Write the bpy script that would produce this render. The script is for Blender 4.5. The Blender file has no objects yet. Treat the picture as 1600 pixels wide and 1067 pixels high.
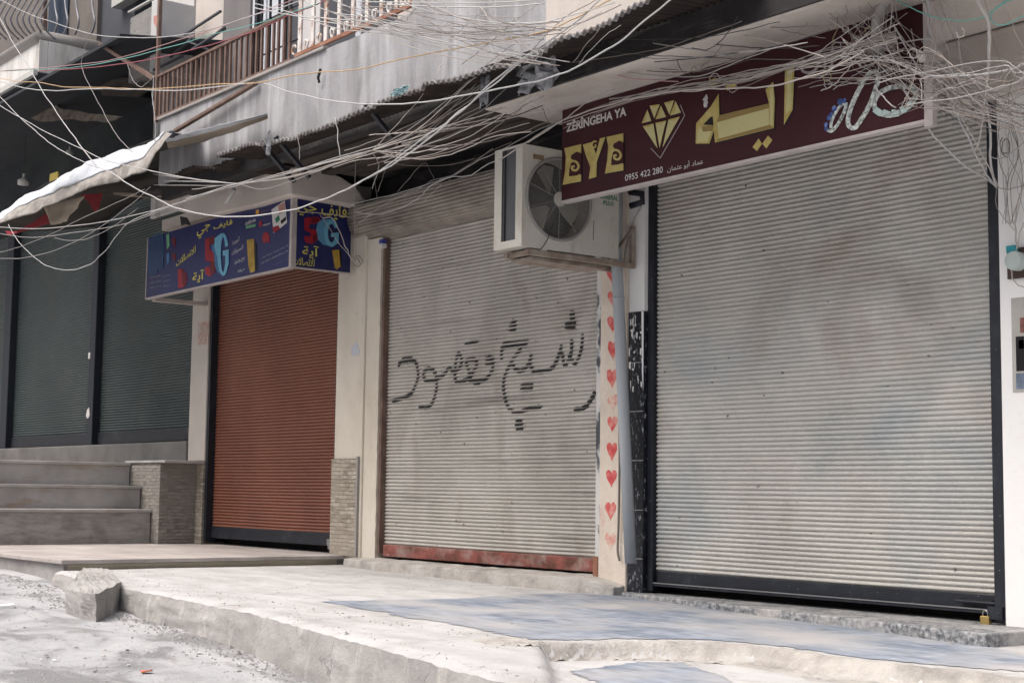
import bpy, bmesh, math, random
from mathutils import Vector, Matrix
from mathutils.geometry import tessellate_polygon
from mathutils import noise as mnoise
random.seed(7)
S = bpy.context.scene
COL = S.collection
R = math.radians

# ------------------------------------------------------------------ camera
F_PX, ROLL, YAW, HOR = 2400.0, 0.013, R(37.3104), 768.0
PITCH = math.atan((HOR - 533.5) / F_PX)
CAM = Vector((0.0, -8.632, 1.6))
_fw = Vector((-math.cos(YAW), math.sin(YAW), 0)); _rt = Vector((math.sin(YAW), math.cos(YAW), 0)); _up = Vector((0, 0, 1))
_F = _fw * math.cos(PITCH) + _up * math.sin(PITCH)
_U0 = -_fw * math.sin(PITCH) + _up * math.cos(PITCH)
_R = _rt * math.cos(ROLL) + _U0 * math.sin(ROLL)
_U = _U0 * math.cos(ROLL) - _rt * math.sin(ROLL)
cd = bpy.data.cameras.new('camera'); co = bpy.data.objects.new('camera', cd); COL.objects.link(co)
cd.sensor_width = 36.0; cd.lens = 36.0 * F_PX / 1600.0; cd.clip_start = 0.1; cd.clip_end = 2000
mw = Matrix((_R, _U, -_F)).transposed().to_4x4(); mw.translation = CAM
co.matrix_world = mw
S.camera = co

# ------------------------------------------------------------------ sky, sun, exposure
W = bpy.data.worlds.new('World'); S.world = W; W.use_nodes = True
nt = W.node_tree; bg = nt.nodes['Background']
sky = nt.nodes.new('ShaderNodeTexSky'); sky.sky_type = 'NISHITA'; sky.sun_disc = False
SUN_EL, SUN_AZ = R(60), R(198)
SKY_LOW, SKY_TOP = 0.75, 1.35           # azimuth measured clockwise from +Y
sky.sun_elevation = SUN_EL; sky.sun_rotation = SUN_AZ
sky.air_density = 1.0; sky.dust_density = 8.0; sky.ozone_density = 0.6
hs = nt.nodes.new('ShaderNodeHueSaturation'); hs.inputs['Saturation'].default_value = 0.85   # hazy overcast, not a blue sky
# an overcast sky is brighter overhead than at the horizon
tcw = nt.nodes.new('ShaderNodeTexCoord'); sxw = nt.nodes.new('ShaderNodeSeparateXYZ'); nt.links.new(tcw.outputs['Generated'], sxw.inputs[0])
mrw = nt.nodes.new('ShaderNodeMapRange'); nt.links.new(sxw.outputs['Z'], mrw.inputs[0]); mrw.inputs[1].default_value = 0.0; mrw.inputs[2].default_value = 0.9; mrw.inputs[3].default_value = SKY_LOW; mrw.inputs[4].default_value = SKY_TOP
vmw = nt.nodes.new('ShaderNodeVectorMath'); vmw.operation = 'SCALE'; nt.links.new(hs.outputs[0], vmw.inputs[0]); nt.links.new(mrw.outputs[0], vmw.inputs['Scale'])
nt.links.new(sky.outputs[0], hs.inputs['Color']); nt.links.new(vmw.outputs[0], bg.inputs[0]); bg.inputs[1].default_value = 0.085
sd = bpy.data.lights.new('sun', 'SUN'); so = bpy.data.objects.new('sun', sd); COL.objects.link(so)
sd.energy = 1.3; sd.angle = R(50); sd.color = (1.0, 0.99, 0.98)
sv = Vector((math.sin(SUN_AZ) * math.cos(SUN_EL), math.cos(SUN_AZ) * math.cos(SUN_EL), math.sin(SUN_EL)))
so.rotation_euler = sv.to_track_quat('Z', 'Y').to_euler()
S.view_settings.view_transform = 'Standard'; S.view_settings.look = 'None'
S.view_settings.exposure = 0.78; S.view_settings.gamma = 1.0

# ------------------------------------------------------------------ pixel -> point on a real plane
def ray(x, y): return _F + _R * ((x - 800) / F_PX) - _U * ((y - 533.5) / F_PX)
def at_y(x, y, Y): d = ray(x, y); return CAM + d * ((Y - CAM.y) / d.y)
def at_x(x, y, X): d = ray(x, y); return CAM + d * ((X - CAM.x) / d.x)
def at_z(x, y, Z): d = ray(x, y); return CAM + d * ((Z - CAM.z) / d.z)

# ------------------------------------------------------------------ materials
MATS = {}
def rgb(r, g, b):
    f = lambda c: ((c / 255.0) / 12.92 if c / 255.0 <= 0.04045 else ((c / 255.0 + 0.055) / 1.055) ** 2.4)
    return (f(r), f(g), f(b), 1)
def mat(name, c1, c2=None, c3=None, scale=(1, 1, 1), ns=2.0, rough=0.8, metal=0.0, bump=0.0, bs=40.0, pos=(0.3, 0.55, 0.75), spec=0.3, det=8.0,
        stain=None, stain_scale=(1, 1, 1), stain_ns=1.5, stain_pos=(0.5, 0.7), specks=None, speck_scale=9.0, speck_size=0.06, dist=0.0, stain2=None, stain2_scale=(1, 1, 1), stain2_ns=.7, stain2_pos=(.5, .75), cracks=None, crack_scale=.55, crack_w=.006, grain=.11):
    m = bpy.data.materials.new(name); m.use_nodes = True; n = m.node_tree.nodes; l = m.node_tree.links
    b = n['Principled BSDF']; b.inputs['Roughness'].default_value = rough; b.inputs['Metallic'].default_value = metal
    b.inputs['Specular IOR Level'].default_value = spec
    tc = n.new('ShaderNodeTexCoord')
    def noise_tex(sc, s, d=8.0, distort=0.0):
        mp = n.new('ShaderNodeMapping'); mp.inputs['Scale'].default_value = sc; l.new(tc.outputs['Object'], mp.inputs['Vector'])
        t = n.new('ShaderNodeTexNoise'); t.inputs['Scale'].default_value = s; t.inputs['Detail'].default_value = d; t.inputs['Roughness'].default_value = 0.62
        t.inputs['Distortion'].default_value = distort
        l.new(mp.outputs[0], t.inputs['Vector']); return t.outputs['Fac']
    if c2 is None:
        c2 = tuple(v * 0.86 for v in c1[:3]) + (1,)
    fac = noise_tex(scale, ns, det, dist)
    cr = n.new('ShaderNodeValToRGB'); l.new(fac, cr.inputs[0]); e = cr.color_ramp.elements
    e[0].position = pos[0]; e[0].color = c2; e[1].position = pos[2]; e[1].color = c3 or c1
    if c3: x = e.new(pos[1]); x.color = c1
    out = cr.outputs[0]
    def mix(fac_socket, a, colour):
        mx = n.new('ShaderNodeMix'); mx.data_type = 'RGBA'; l.new(fac_socket, mx.inputs[0]); l.new(a, mx.inputs[6]); mx.inputs[7].default_value = colour
        return mx.outputs[2]
    if stain:
        f2 = noise_tex(stain_scale, stain_ns, 9.0, 0.4)
        mr = n.new('ShaderNodeMapRange'); l.new(f2, mr.inputs[0]); mr.inputs[1].default_value = stain_pos[0]; mr.inputs[2].default_value = stain_pos[1]
        out = mix(mr.outputs[0], out, stain)
    if stain2:
        f3 = noise_tex(stain2_scale, stain2_ns, 10.0, 0.8)
        mr = n.new('ShaderNodeMapRange'); l.new(f3, mr.inputs[0]); mr.inputs[1].default_value = stain2_pos[0]; mr.inputs[2].default_value = stain2_pos[1]; mr.inputs[4].default_value = .85
        out = mix(mr.outputs[0], out, stain2)
    if cracks:
        wn = n.new('ShaderNodeTexNoise'); wn.inputs['Scale'].default_value = 2.2; wn.inputs['Detail'].default_value = 8; l.new(tc.outputs['Object'], wn.inputs['Vector'])
        va = n.new('ShaderNodeVectorMath'); va.operation = 'SCALE'; l.new(wn.outputs['Color'], va.inputs[0]); va.inputs['Scale'].default_value = .55
        vb = n.new('ShaderNodeVectorMath'); vb.operation = 'ADD'; l.new(tc.outputs['Object'], vb.inputs[0]); l.new(va.outputs[0], vb.inputs[1])
        vo = n.new('ShaderNodeTexVoronoi'); vo.feature = 'DISTANCE_TO_EDGE'; vo.inputs['Scale'].default_value = crack_scale; l.new(vb.outputs[0], vo.inputs['Vector'])
        mr = n.new('ShaderNodeMapRange'); l.new(vo.outputs['Distance'], mr.inputs[0]); mr.inputs[1].default_value = crack_w; mr.inputs[2].default_value = 0; mr.inputs[3].default_value = 0; mr.inputs[4].default_value = .8
        gn = noise_tex((1, 1, 1), 1.7, 3.0); g2 = n.new('ShaderNodeMath'); g2.operation = 'GREATER_THAN'; l.new(gn, g2.inputs[0]); g2.inputs[1].default_value = .5
        mu = n.new('ShaderNodeMath'); mu.operation = 'MULTIPLY'; l.new(mr.outputs[0], mu.inputs[0]); l.new(g2.outputs[0], mu.inputs[1]); out = mix(mu.outputs[0], out, cracks)
    if grain:
        gf = noise_tex((1, 1, 1), 130.0, 3.0); mr = n.new('ShaderNodeMapRange'); l.new(gf, mr.inputs[0]); mr.inputs[1].default_value = .3; mr.inputs[2].default_value = .7; mr.inputs[3].default_value = 1 - grain; mr.inputs[4].default_value = 1 + grain
        vm = n.new('ShaderNodeVectorMath'); vm.operation = 'SCALE'; l.new(out, vm.inputs[0]); l.new(mr.outputs[0], vm.inputs['Scale']); out = vm.outputs[0]
    if specks:
        v = n.new('ShaderNodeTexVoronoi'); v.inputs['Scale'].default_value = speck_scale; l.new(tc.outputs['Object'], v.inputs['Vector'])
        mr = n.new('ShaderNodeMapRange'); l.new(v.outputs['Distance'], mr.inputs[0]); mr.inputs[1].default_value = speck_size; mr.inputs[2].default_value = speck_size * 0.6
        mr.inputs[3].default_value = 0; mr.inputs[4].default_value = 1
        vc = n.new('ShaderNodeSeparateColor'); l.new(v.outputs['Color'], vc.inputs[0])
        gt = n.new('ShaderNodeMath'); gt.operation = 'GREATER_THAN'; l.new(vc.outputs[0], gt.inputs[0]); gt.inputs[1].default_value = 0.55
        mu = n.new('ShaderNodeMath'); mu.operation = 'MULTIPLY'; l.new(mr.outputs[0], mu.inputs[0]); l.new(gt.outputs[0], mu.inputs[1])
        out = mix(mu.outputs[0], out, specks)
    l.new(out, b.inputs['Base Color'])
    if bump:
        fb = noise_tex((1, 1, 1), bs, 6.0)
        bn = n.new('ShaderNodeBump'); bn.inputs['Strength'].default_value = bump; bn.inputs['Distance'].default_value = 0.02
        l.new(fb, bn.inputs['Height']); l.new(bn.outputs[0], b.inputs['Normal'])
    MATS[name] = m
    return m
def plain(name, c, rough=0.6, metal=0.0): return mat(name, c, tuple(v * 0.9 for v in c[:3]) + (1,), ns=9.0, rough=rough, metal=metal, grain=0)

def brick_mat(name, ca, cb, mortar, sx, sy, axes, msize=0.006, rough=0.7, bump=0.3, stain=None, squash=(1, 1), warp=0.0, sq=1.0):
    m = bpy.data.materials.new(name); m.use_nodes = True; n = m.node_tree.nodes; l = m.node_tree.links
    b = n['Principled BSDF']; b.inputs['Roughness'].default_value = rough; b.inputs['Specular IOR Level'].default_value = 0.3
    tc = n.new('ShaderNodeTexCoord'); sp = n.new('ShaderNodeSeparateXYZ'); l.new(tc.outputs['Object'], sp.inputs[0])
    cm = n.new('ShaderNodeCombineXYZ'); 
    if axes[0] == 3:      # runs on round corners
        xy = n.new('ShaderNodeMath'); l.new(sp.outputs[0], xy.inputs[0]); l.new(sp.outputs[1], xy.inputs[1]); l.new(xy.outputs[0], cm.inputs[0])
    else: l.new(sp.outputs[axes[0]], cm.inputs[0])
    l.new(sp.outputs[axes[1]], cm.inputs[1])
    if warp:
        wn = n.new('ShaderNodeTexNoise'); wn.inputs['Scale'].default_value = 7; wn.inputs['Detail'].default_value = 5; l.new(cm.outputs[0], wn.inputs['Vector'])
        ws = n.new('ShaderNodeVectorMath'); ws.operation = 'SCALE'; l.new(wn.outputs['Color'], ws.inputs[0]); ws.inputs['Scale'].default_value = warp
        wa = n.new('ShaderNodeVectorMath'); wa.operation = 'ADD'; l.new(cm.outputs[0], wa.inputs[0]); l.new(ws.outputs[0], wa.inputs[1]); cm = wa
    br = n.new('ShaderNodeTexBrick'); l.new(cm.outputs[0], br.inputs['Vector'])
    br.inputs['Scale'].default_value = 1; br.inputs['Brick Width'].default_value = sx; br.inputs['Row Height'].default_value = sy
    br.inputs['Mortar Size'].default_value = msize; br.inputs['Color1'].default_value = ca; br.inputs['Color2'].default_value = cb; br.inputs['Mortar'].default_value = mortar
    br.inputs['Bias'].default_value = -0.1; br.squash = sq; br.squash_frequency = 3; br.offset = .37
    no = n.new('ShaderNodeTexNoise'); no.inputs['Scale'].default_value = 5; no.inputs['Detail'].default_value = 9
    mp = n.new('ShaderNodeMapping'); mp.inputs['Scale'].default_value = (squash[0], squash[1], 1); l.new(cm.outputs[0], mp.inputs[0]); l.new(mp.outputs[0], no.inputs['Vector'])
    cr = n.new('ShaderNodeValToRGB'); l.new(no.outputs['Fac'], cr.inputs[0]); cr.color_ramp.elements[0].position = .3; cr.color_ramp.elements[0].color = (.62, .62, .62, 1); cr.color_ramp.elements[1].position = .72
    cr.color_ramp.elements[1].color = (1.25, 1.25, 1.25, 1)
    mx = n.new('ShaderNodeMix'); mx.data_type = 'RGBA'; mx.blend_type = 'MULTIPLY'; mx.inputs[0].default_value = 1
    l.new(br.outputs['Color'], mx.inputs[6]); l.new(cr.outputs[0], mx.inputs[7]); out = mx.outputs[2]
    if stain:
        n2 = n.new('ShaderNodeTexNoise'); n2.inputs['Scale'].default_value = 1.3; n2.inputs['Detail'].default_value = 9; l.new(tc.outputs['Object'], n2.inputs['Vector'])
        mr = n.new('ShaderNodeMapRange'); l.new(n2.outputs['Fac'], mr.inputs[0]); mr.inputs[1].default_value = .42; mr.inputs[2].default_value = .66; mr.inputs[4].default_value = .85
        m2 = n.new('ShaderNodeMix'); m2.data_type = 'RGBA'; l.new(mr.outputs[0], m2.inputs[0]); l.new(out, m2.inputs[6]); m2.inputs[7].default_value = stain; out = m2.outputs[2]
    l.new(out, b.inputs['Base Color'])
    bn = n.new('ShaderNodeBump'); bn.inputs['Strength'].default_value = bump; bn.inputs['Distance'].default_value = .01
    ad = n.new('ShaderNodeMath'); ad.operation = 'SUBTRACT'; l.new(no.outputs['Fac'], ad.inputs[0]); l.new(br.outputs['Fac'], ad.inputs[1])
    l.new(ad.outputs[0], bn.inputs['Height']); l.new(bn.outputs[0], b.inputs['Normal'])
    return m

street_m = mat('street_dust', (.36, .366, .38, 1), (.22, .222, .228, 1), (.43, .436, .45, 1), scale=(1, 1.5, 1), ns=1.1, rough=.95, bump=.6, bs=45, cracks=(.16, .155, .15, 1), crack_scale=.8, crack_w=.008, pos=(.40, .50, .62), dist=1.0, det=12, stain=(.25, .245, .24, 1), stain_scale=(1, 2, 1), stain_ns=2.6, stain_pos=(.58, .72), specks=(.62, .62, .6, 1), speck_scale=14, speck_size=.07)
walk_m = mat('walk_concrete', (.475, .472, .472, 1), (.36, .352, .348, 1), (.55, .55, .553, 1), ns=1.4, scale=(1, 2.2, 1), rough=.9, bump=.4, bs=60, cracks=(.20, .19, .18, 1), crack_scale=.5, crack_w=.005, stain2=(.36, .34, .325, 1), stain2_ns=6, stain2_pos=(.55, .7), stain=(.28, .265, .25, 1), stain_ns=2.2, stain_pos=(.56, .85))
kerb_m = mat('kerb_concrete', (.33, .32, .31, 1), (.25, .242, .235, 1), (.41, .40, .39, 1), ns=1.8, rough=.95, bump=.5, bs=35, stain=(.48, .46, .44, 1), stain_scale=(3.5, 3.5, .6), stain_ns=1.6, stain_pos=(.55, .75), cracks=(.14, .135, .13, 1), crack_scale=.9, crack_w=.006, stain2=(.22, .21, .20, 1), stain2_ns=5, stain2_pos=(.58, .72))
mortar_m = mat('rough_mortar', (.43, .41, .385, 1), (.25, .235, .22, 1), (.50, .485, .465, 1), ns=4, rough=.95, bump=.8, bs=25, stain=(.2, .19, .17, 1), stain_ns=3.0, stain_pos=(.6, .75))
tile_m = brick_mat('blue_tile', (.19, .232, .30, 1), (.31, .35, .42, 1), (.37, .39, .42, 1), .40, .20, (0, 1), .006, .5, .3, (.44, .43, .425, 1), (1.2, 2.6))
plat_m = mat('platform_stone', (.42, .385, .37, 1), (.31, .28, .265, 1), (.52, .49, .47, 1), ns=1.2, scale=(1, 1.6, 1), rough=.8, bump=.15, bs=40, stain=(.25, .22, .21, 1), stain_ns=2, stain_pos=(.55, .8))
yellow_stone_m = mat('yellow_stone', (.52, .46, .35, 1), (.40, .36, .30, 1), (.58, .55, .50, 1), ns=2.2, scale=(1, 1, 4), rough=.8, bump=.3, bs=30)
step_m = mat('step_marble', (.45, .44, .43, 1), (.32, .31, .30, 1), (.54, .53, .515, 1), ns=2.0, rough=.6, bump=.15, bs=30, stain=(.36, .24, .14, 1), stain_scale=(1, .7, 3), stain_ns=2.3, stain_pos=(.55, .75))
stone_m = brick_mat('stone_strips', (.27, .235, .19, 1), (.52, .48, .41, 1), (.20, .18, .15, 1), .16, .042, (3, 2), .003, .85, .9, (.33, .295, .245, 1), (2, 9), .022, .6)
riser_m = mat('rough_stone_riser', (.40, .385, .365, 1), (.25, .24, .225, 1), (.48, .465, .44, 1), ns=3.0, scale=(1, 1.2, 5), rough=.9, bump=.9, bs=14, stain=(.20, .185, .165, 1), stain_ns=2, stain_pos=(.55, .75))
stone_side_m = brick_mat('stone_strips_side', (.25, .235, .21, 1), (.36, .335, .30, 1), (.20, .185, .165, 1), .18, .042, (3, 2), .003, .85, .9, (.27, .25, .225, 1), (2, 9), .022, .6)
cream_m = mat('cream_plaster', (.60, .555, .48, 1), (.50, .45, .38, 1), (.66, .62, .56, 1), ns=1.5, scale=(1, 1, .6), rough=.85, bump=.2, bs=25, stain=(.36, .30, .24, 1), stain_scale=(2, 2, .8), stain_ns=2.4, stain_pos=(.6, .82))
white_m = mat('white_paint', (.86, .86, .855, 1), (.80, .80, .79, 1), ns=2, rough=.8, grain=.03, bump=.12, bs=20, stain=(.58, .57, .55, 1), stain_ns=2.5, stain_pos=(.6, .85))
pillar_white_m = mat('pillar_white', (.52, .48, .44, 1), (.42, .39, .36, 1), ns=2, rough=.85, bump=.15, bs=25)
heart_wall_m = mat('pinkish_plaster', (.66, .585, .50, 1), (.55, .47, .40, 1), (.70, .64, .57, 1), ns=2.5, scale=(1, 1, .8), rough=.85, bump=.3, bs=22, stain=(.55, .33, .27, 1), stain_scale=(2, 2, 1), stain_ns=2.7, stain_pos=(.6, .8))
heart_m = mat('red_heart_paint', (.60, .13, .12, 1), (.62, .30, .26, 1), (.52, .06, .07, 1), ns=14, rough=.8, pos=(.36, .5, .66))
heart_faded_m = mat('faded_heart_paint', (.62, .33, .28, 1), (.64, .50, .42, 1), (.60, .24, .21, 1), ns=16, rough=.8, pos=(.4, .5, .62))
marble_m = mat('black_marble', (.016, .018, .026, 1), (.010, .011, .016, 1), (.05, .055, .065, 1), ns=11, rough=.35, bump=.0, stain=(.34, .35, .37, 1), stain_ns=24, stain_scale=(1.6, 1.6, .7), stain_pos=(.575, .66), dist=2)
white_line_m = plain('grout_white', (.5, .5, .5, 1))
steel_dark_m = mat('black_steel', (.013, .016, .024, 1), (.010, .012, .018, 1), (.045, .05, .06, 1), ns=6, rough=.5, spec=.4, pos=(.3, .55, .85), specks=(.3, .3, .3, 1), speck_scale=24, speck_size=.1)
rust_m = mat('rusty_red_paint', (.25, .085, .07, 1), (.10, .05, .035, 1), (.33, .14, .12, 1), ns=5, scale=(1, 1, 2), rough=.85, bump=.3, bs=40, stain=(.36, .30, .27, 1), stain_ns=3.2, stain_pos=(.46, .68), stain2=(.07, .045, .035, 1), stain2_ns=2.6, stain2_pos=(.56, .68))
shut_r_m = mat('shutter_grey', (.535, .52, .485, 1), (.45, .435, .405, 1), (.59, .58, .55, 1), ns=.8, scale=(1, 1, .7), rough=.55, metal=0.0, spec=.4, bump=.06, bs=30, stain=(.33, .37, .395, 1), stain_scale=(.7, 1, .8), stain_ns=1.15, stain_pos=(.50, .80), specks=(.05, .04, .035, 1), speck_scale=5.6, speck_size=.085, stain2=(.37, .32, .275, 1), stain2_scale=(1, 1, .8), stain2_ns=.75, stain2_pos=(.54, .74))
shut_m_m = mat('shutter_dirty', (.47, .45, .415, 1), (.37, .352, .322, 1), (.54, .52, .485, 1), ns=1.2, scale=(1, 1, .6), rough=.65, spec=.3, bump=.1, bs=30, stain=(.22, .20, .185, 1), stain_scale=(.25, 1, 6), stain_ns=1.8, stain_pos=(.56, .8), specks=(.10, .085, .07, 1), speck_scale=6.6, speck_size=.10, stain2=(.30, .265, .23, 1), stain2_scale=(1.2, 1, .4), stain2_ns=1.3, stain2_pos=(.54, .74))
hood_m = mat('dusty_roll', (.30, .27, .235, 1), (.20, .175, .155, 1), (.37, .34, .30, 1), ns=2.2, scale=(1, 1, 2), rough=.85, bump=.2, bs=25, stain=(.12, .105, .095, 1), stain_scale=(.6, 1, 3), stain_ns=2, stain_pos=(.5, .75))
shut_b_m = mat('shutter_brown', (.21, .082, .052, 1), (.165, .062, .041, 1), (.245, .098, .063, 1), ns=1.3, scale=(1, 1, .6), rough=.5, spec=.4, bump=.05, bs=30)
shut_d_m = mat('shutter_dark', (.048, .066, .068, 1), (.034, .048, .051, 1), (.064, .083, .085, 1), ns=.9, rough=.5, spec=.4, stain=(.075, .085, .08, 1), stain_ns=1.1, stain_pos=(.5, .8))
paint_black_m = plain('spray_black', (.018, .018, .02, 1), .6)
frame_white_m = mat('chipped_frame', (.55, .55, .54, 1), (.07, .075, .09, 1), (.60, .58, .55, 1), ns=5, scale=(1, 1, .5), rough=.8, pos=(.42, .48, .6))
soffit_m = mat('soffit_plaster', (.56, .51, .47, 1), (.46, .415, .38, 1), (.62, .57, .53, 1), ns=1.0, rough=.9, bump=.15, bs=15, stain=(.32, .28, .25, 1), stain_ns=1.4, stain_pos=(.52, .80))
shade_black_m = mat('shade_black', (.030, .028, .029, 1), (.017, .017, .018, 1), (.085, .075, .07, 1), ns=3, rough=.9, bump=.2, bs=20, pos=(.3, .55, .85), stain=(.11, .10, .095, 1), stain_scale=(.7, 1, 5), stain_ns=2.6, stain_pos=(.56, .78))  # near-black with paler scuffs; on the fascia it stands in for shade
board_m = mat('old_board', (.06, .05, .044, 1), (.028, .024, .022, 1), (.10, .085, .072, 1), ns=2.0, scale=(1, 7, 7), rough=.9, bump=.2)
parapet_m = mat('stained_concrete', (.33, .33, .345, 1), (.22, .22, .23, 1), (.42, .42, .44, 1), ns=1.6, scale=(1.1, 1, .6), rough=.9, bump=.2, bs=20, stain=(.50, .51, .535, 1), stain_scale=(3.6, 1, .35), stain_ns=1.1, stain_pos=(.48, .72), stain2=(.20, .20, .205, 1), stain2_scale=(2.2, 1, .5), stain2_ns=1.3, stain2_pos=(.50, .70))
tan_panel_m = mat('tan_wall', (.60, .55, .51, 1), (.50, .46, .43, 1), ns=1.5, scale=(3, 1, .5), rough=.9, bump=.1)
pale_panel_m = mat('pale_blue_wall', (.60, .63, .68, 1), (.50, .53, .58, 1), ns=1.5, scale=(3, 1, .5), rough=.8)
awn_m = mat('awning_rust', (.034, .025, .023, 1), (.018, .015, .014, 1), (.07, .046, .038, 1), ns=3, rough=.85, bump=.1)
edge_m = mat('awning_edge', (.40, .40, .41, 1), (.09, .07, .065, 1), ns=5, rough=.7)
tarp_m = mat('white_tarp', (.56, .59, .64, 1), (.42, .45, .49, 1), (.64, .67, .71, 1), ns=3, rough=.7, bump=.35, bs=9, stain=(.30, .29, .27, 1), stain_ns=4.5, stain_pos=(.6, .78))
hem_m = mat('dirty_hem', (.33, .31, .29, 1), (.17, .155, .14, 1), (.45, .43, .41, 1), ns=6, scale=(1, 1, 2), rough=.9, bump=.3, bs=12)
torn_m = mat('torn_board', (.17, .145, .12, 1), (.07, .06, .05, 1), (.26, .22, .18, 1), ns=5, scale=(1, 1, 2), rough=.95, bump=.3, bs=12)
tan_cloth_m = mat('tan_cloth', (.36, .31, .25, 1), (.25, .21, .17, 1), ns=3, rough=.9, bump=.3, bs=12)
dark_cloth_m = mat('dark_cloth', (.06, .055, .05, 1), (.03, .028, .027, 1), ns=3, rough=.95)
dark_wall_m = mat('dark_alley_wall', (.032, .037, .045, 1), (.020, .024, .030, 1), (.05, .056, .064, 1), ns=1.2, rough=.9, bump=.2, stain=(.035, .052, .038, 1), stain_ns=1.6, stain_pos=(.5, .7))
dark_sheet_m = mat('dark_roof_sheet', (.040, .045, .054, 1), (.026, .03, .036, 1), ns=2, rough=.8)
dgrey_metal_m = mat('dark_grey_metal', (.085, .09, .105, 1), (.06, .065, .078, 1), ns=1.4, rough=.6)
rail_m = mat('rail_brown', (.17, .112, .092, 1), (.115, .075, .062, 1), (.23, .16, .135, 1), ns=7, rough=.75)
rail_rust_m = mat('rail_rusty_white', (.62, .58, .55, 1), (.28, .12, .06, 1), (.68, .66, .64, 1), ns=7, rough=.8, pos=(.36, .5, .62))
rust_bar_m = mat('rust_bar', (.30, .15, .10, 1), (.18, .08, .05, 1), (.38, .28, .24, 1), ns=7, rough=.85)
cap_dark_m = mat('dark_stone', (.17, .165, .16, 1), (.12, .115, .11, 1), (.22, .21, .205, 1), ns=2, rough=.8, bump=.2)
grille_m = mat('grille_steel', (.32, .33, .36, 1), (.2, .2, .22, 1), ns=8, rough=.5, metal=.3)
balc_white_m = mat('dirty_white_balcony', (.60, .59, .57, 1), (.36, .34, .32, 1), (.68, .67, .66, 1), ns=1.6, scale=(3, 3, .5), rough=.9, bump=.15, pos=(.3, .48, .62))
cap_m = mat('grey_stone_cap', (.36, .34, .33, 1), (.27, .26, .25, 1), ns=3, rough=.9, bump=.2)
ac_m = mat('ac_cream', (.54, .52, .47, 1), (.45, .43, .385, 1), (.58, .56, .52, 1), ns=1.8, rough=.5, stain=(.33, .29, .235, 1), stain_scale=(2, 2, .7), stain_ns=2.6, stain_pos=(.54, .78))
ac_dark_m = plain('ac_dark', (.05, .05, .05, 1))
coil_m = mat('ac_coil', (.12, .125, .135, 1), (.08, .085, .09, 1), ns=3, scale=(30, 1, 1), rough=.6, metal=.2)
blade_m = mat('fan_blade', (.36, .335, .30, 1), (.25, .235, .21, 1), ns=3, rough=.6)
wire_m = mat('guard_wire', (.30, .295, .28, 1), (.22, .21, .2, 1), ns=8, rough=.6)
green_m = plain('green_print', (.02, .20, .10, 1)); bronze_m = plain('badge_bronze', (.22, .17, .10, 1), .5)
pipe_m = mat('grey_pvc', (.40, .43, .46, 1), (.33, .355, .38, 1), ns=1.6, grain=.03, scale=(2, 2, .6), rough=.45, stain=(.42, .42, .42, 1), stain_ns=3, stain_pos=(.58, .8))
bracket_m = mat('rusty_bracket', (.30, .25, .21, 1), (.17, .11, .075, 1), (.38, .35, .32, 1), ns=7, rough=.8, bump=.2)
maroon_m = mat('sign_maroon', (.044, .010, .015, 1), (.036, .008, .012, 1), (.050, .012, .018, 1), ns=1.5, rough=.5, spec=.2, grain=.04, stain=(.058, .018, .022, 1), stain_ns=2.2, stain_pos=(.55, .85))
gold_m = mat('gold_print', (.47, .38, .13, 1), (.37, .28, .085, 1), (.56, .49, .22, 1), ns=9, rough=.45)
gold_light_m = mat('gold_light', (.56, .52, .26, 1), (.50, .46, .22, 1), ns=4, rough=.45)
gold_dark_m = mat('gold_dark', (.30, .215, .075, 1), (.25, .18, .06, 1), ns=5, rough=.45)
black_print_m = plain('black_print', (.010, .008, .010, 1), .4)
white_print_m = plain('white_print', (.62, .60, .60, 1), .5); grey_print_m = plain('grey_print', (.36, .33, .33, 1), .5)
sign_edge_m = mat('sign_edge', (.50, .46, .45, 1), (.38, .34, .33, 1), ns=7, rough=.6)
silver_m = mat('silver_print', (.46, .50, .48, 1), (.16, .18, .18, 1), (.66, .70, .68, 1), ns=38, rough=.4, pos=(.40, .52, .6))
turq_m = mat('turquoise_print', (.42, .54, .52, 1), (.34, .45, .44, 1), (.56, .64, .62, 1), ns=22, rough=.4)
gem_m = mat('blue_gem_print', (.05, .10, .32, 1), (.03, .05, .16, 1), (.30, .38, .58, 1), ns=34, rough=.35)
blue_m = mat('sign_blue', (.016, .020, .105, 1), (.012, .014, .075, 1), (.020, .028, .135, 1), ns=1.1, rough=.35, spec=.4)
red_print_m = mat('red_print', (.34, .02, .035, 1), (.24, .012, .022, 1), ns=3, rough=.4); red_dark_m = plain('red_dark_print', (.13, .012, .02, 1), .4)
cyan_m = mat('cyan_print', (.16, .42, .58, 1), (.12, .34, .50, 1), ns=4, rough=.4); cyan_dark_m = plain('cyan_dark_print', (.05, .16, .32, 1), .4)
yellow_m = plain('yellow_print', (.62, .56, .12, 1), .45); orange_m = plain('orange_print', (.60, .30, .05, 1), .45)
lime_m = plain('lime_print', (.14, .36, .20, 1), .45); navy_m = mat('navy_print', (.012, .024, .085, 1), (.02, .06, .14, 1), ns=9, rough=.4)
phone_gold_m = mat('phone_gold', (.44, .29, .05, 1), (.26, .16, .03, 1), (.55, .40, .12, 1), ns=6, rough=.4)
brass_m = plain('brass', (.50, .36, .14, 1), .35, .7); chrome_m = plain('dull_chrome', (.35, .35, .36, 1), .35, .8)
red_cloth_m = plain('red_cloth', (.26, .03, .04, 1), .9); yel_cloth_m = plain('yellow_cloth', (.30, .24, .06, 1), .9)
lamp_m = plain('lamp_white', (.5, .5, .48, 1), .5); teal_m = plain('teal_plastic', (.03, .30, .36, 1), .4); glass_m = plain('meter_cover', (.45, .52, .50, 1), .2)
brown_board_m = plain('meter_board', (.08, .055, .045, 1), .8)
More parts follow.
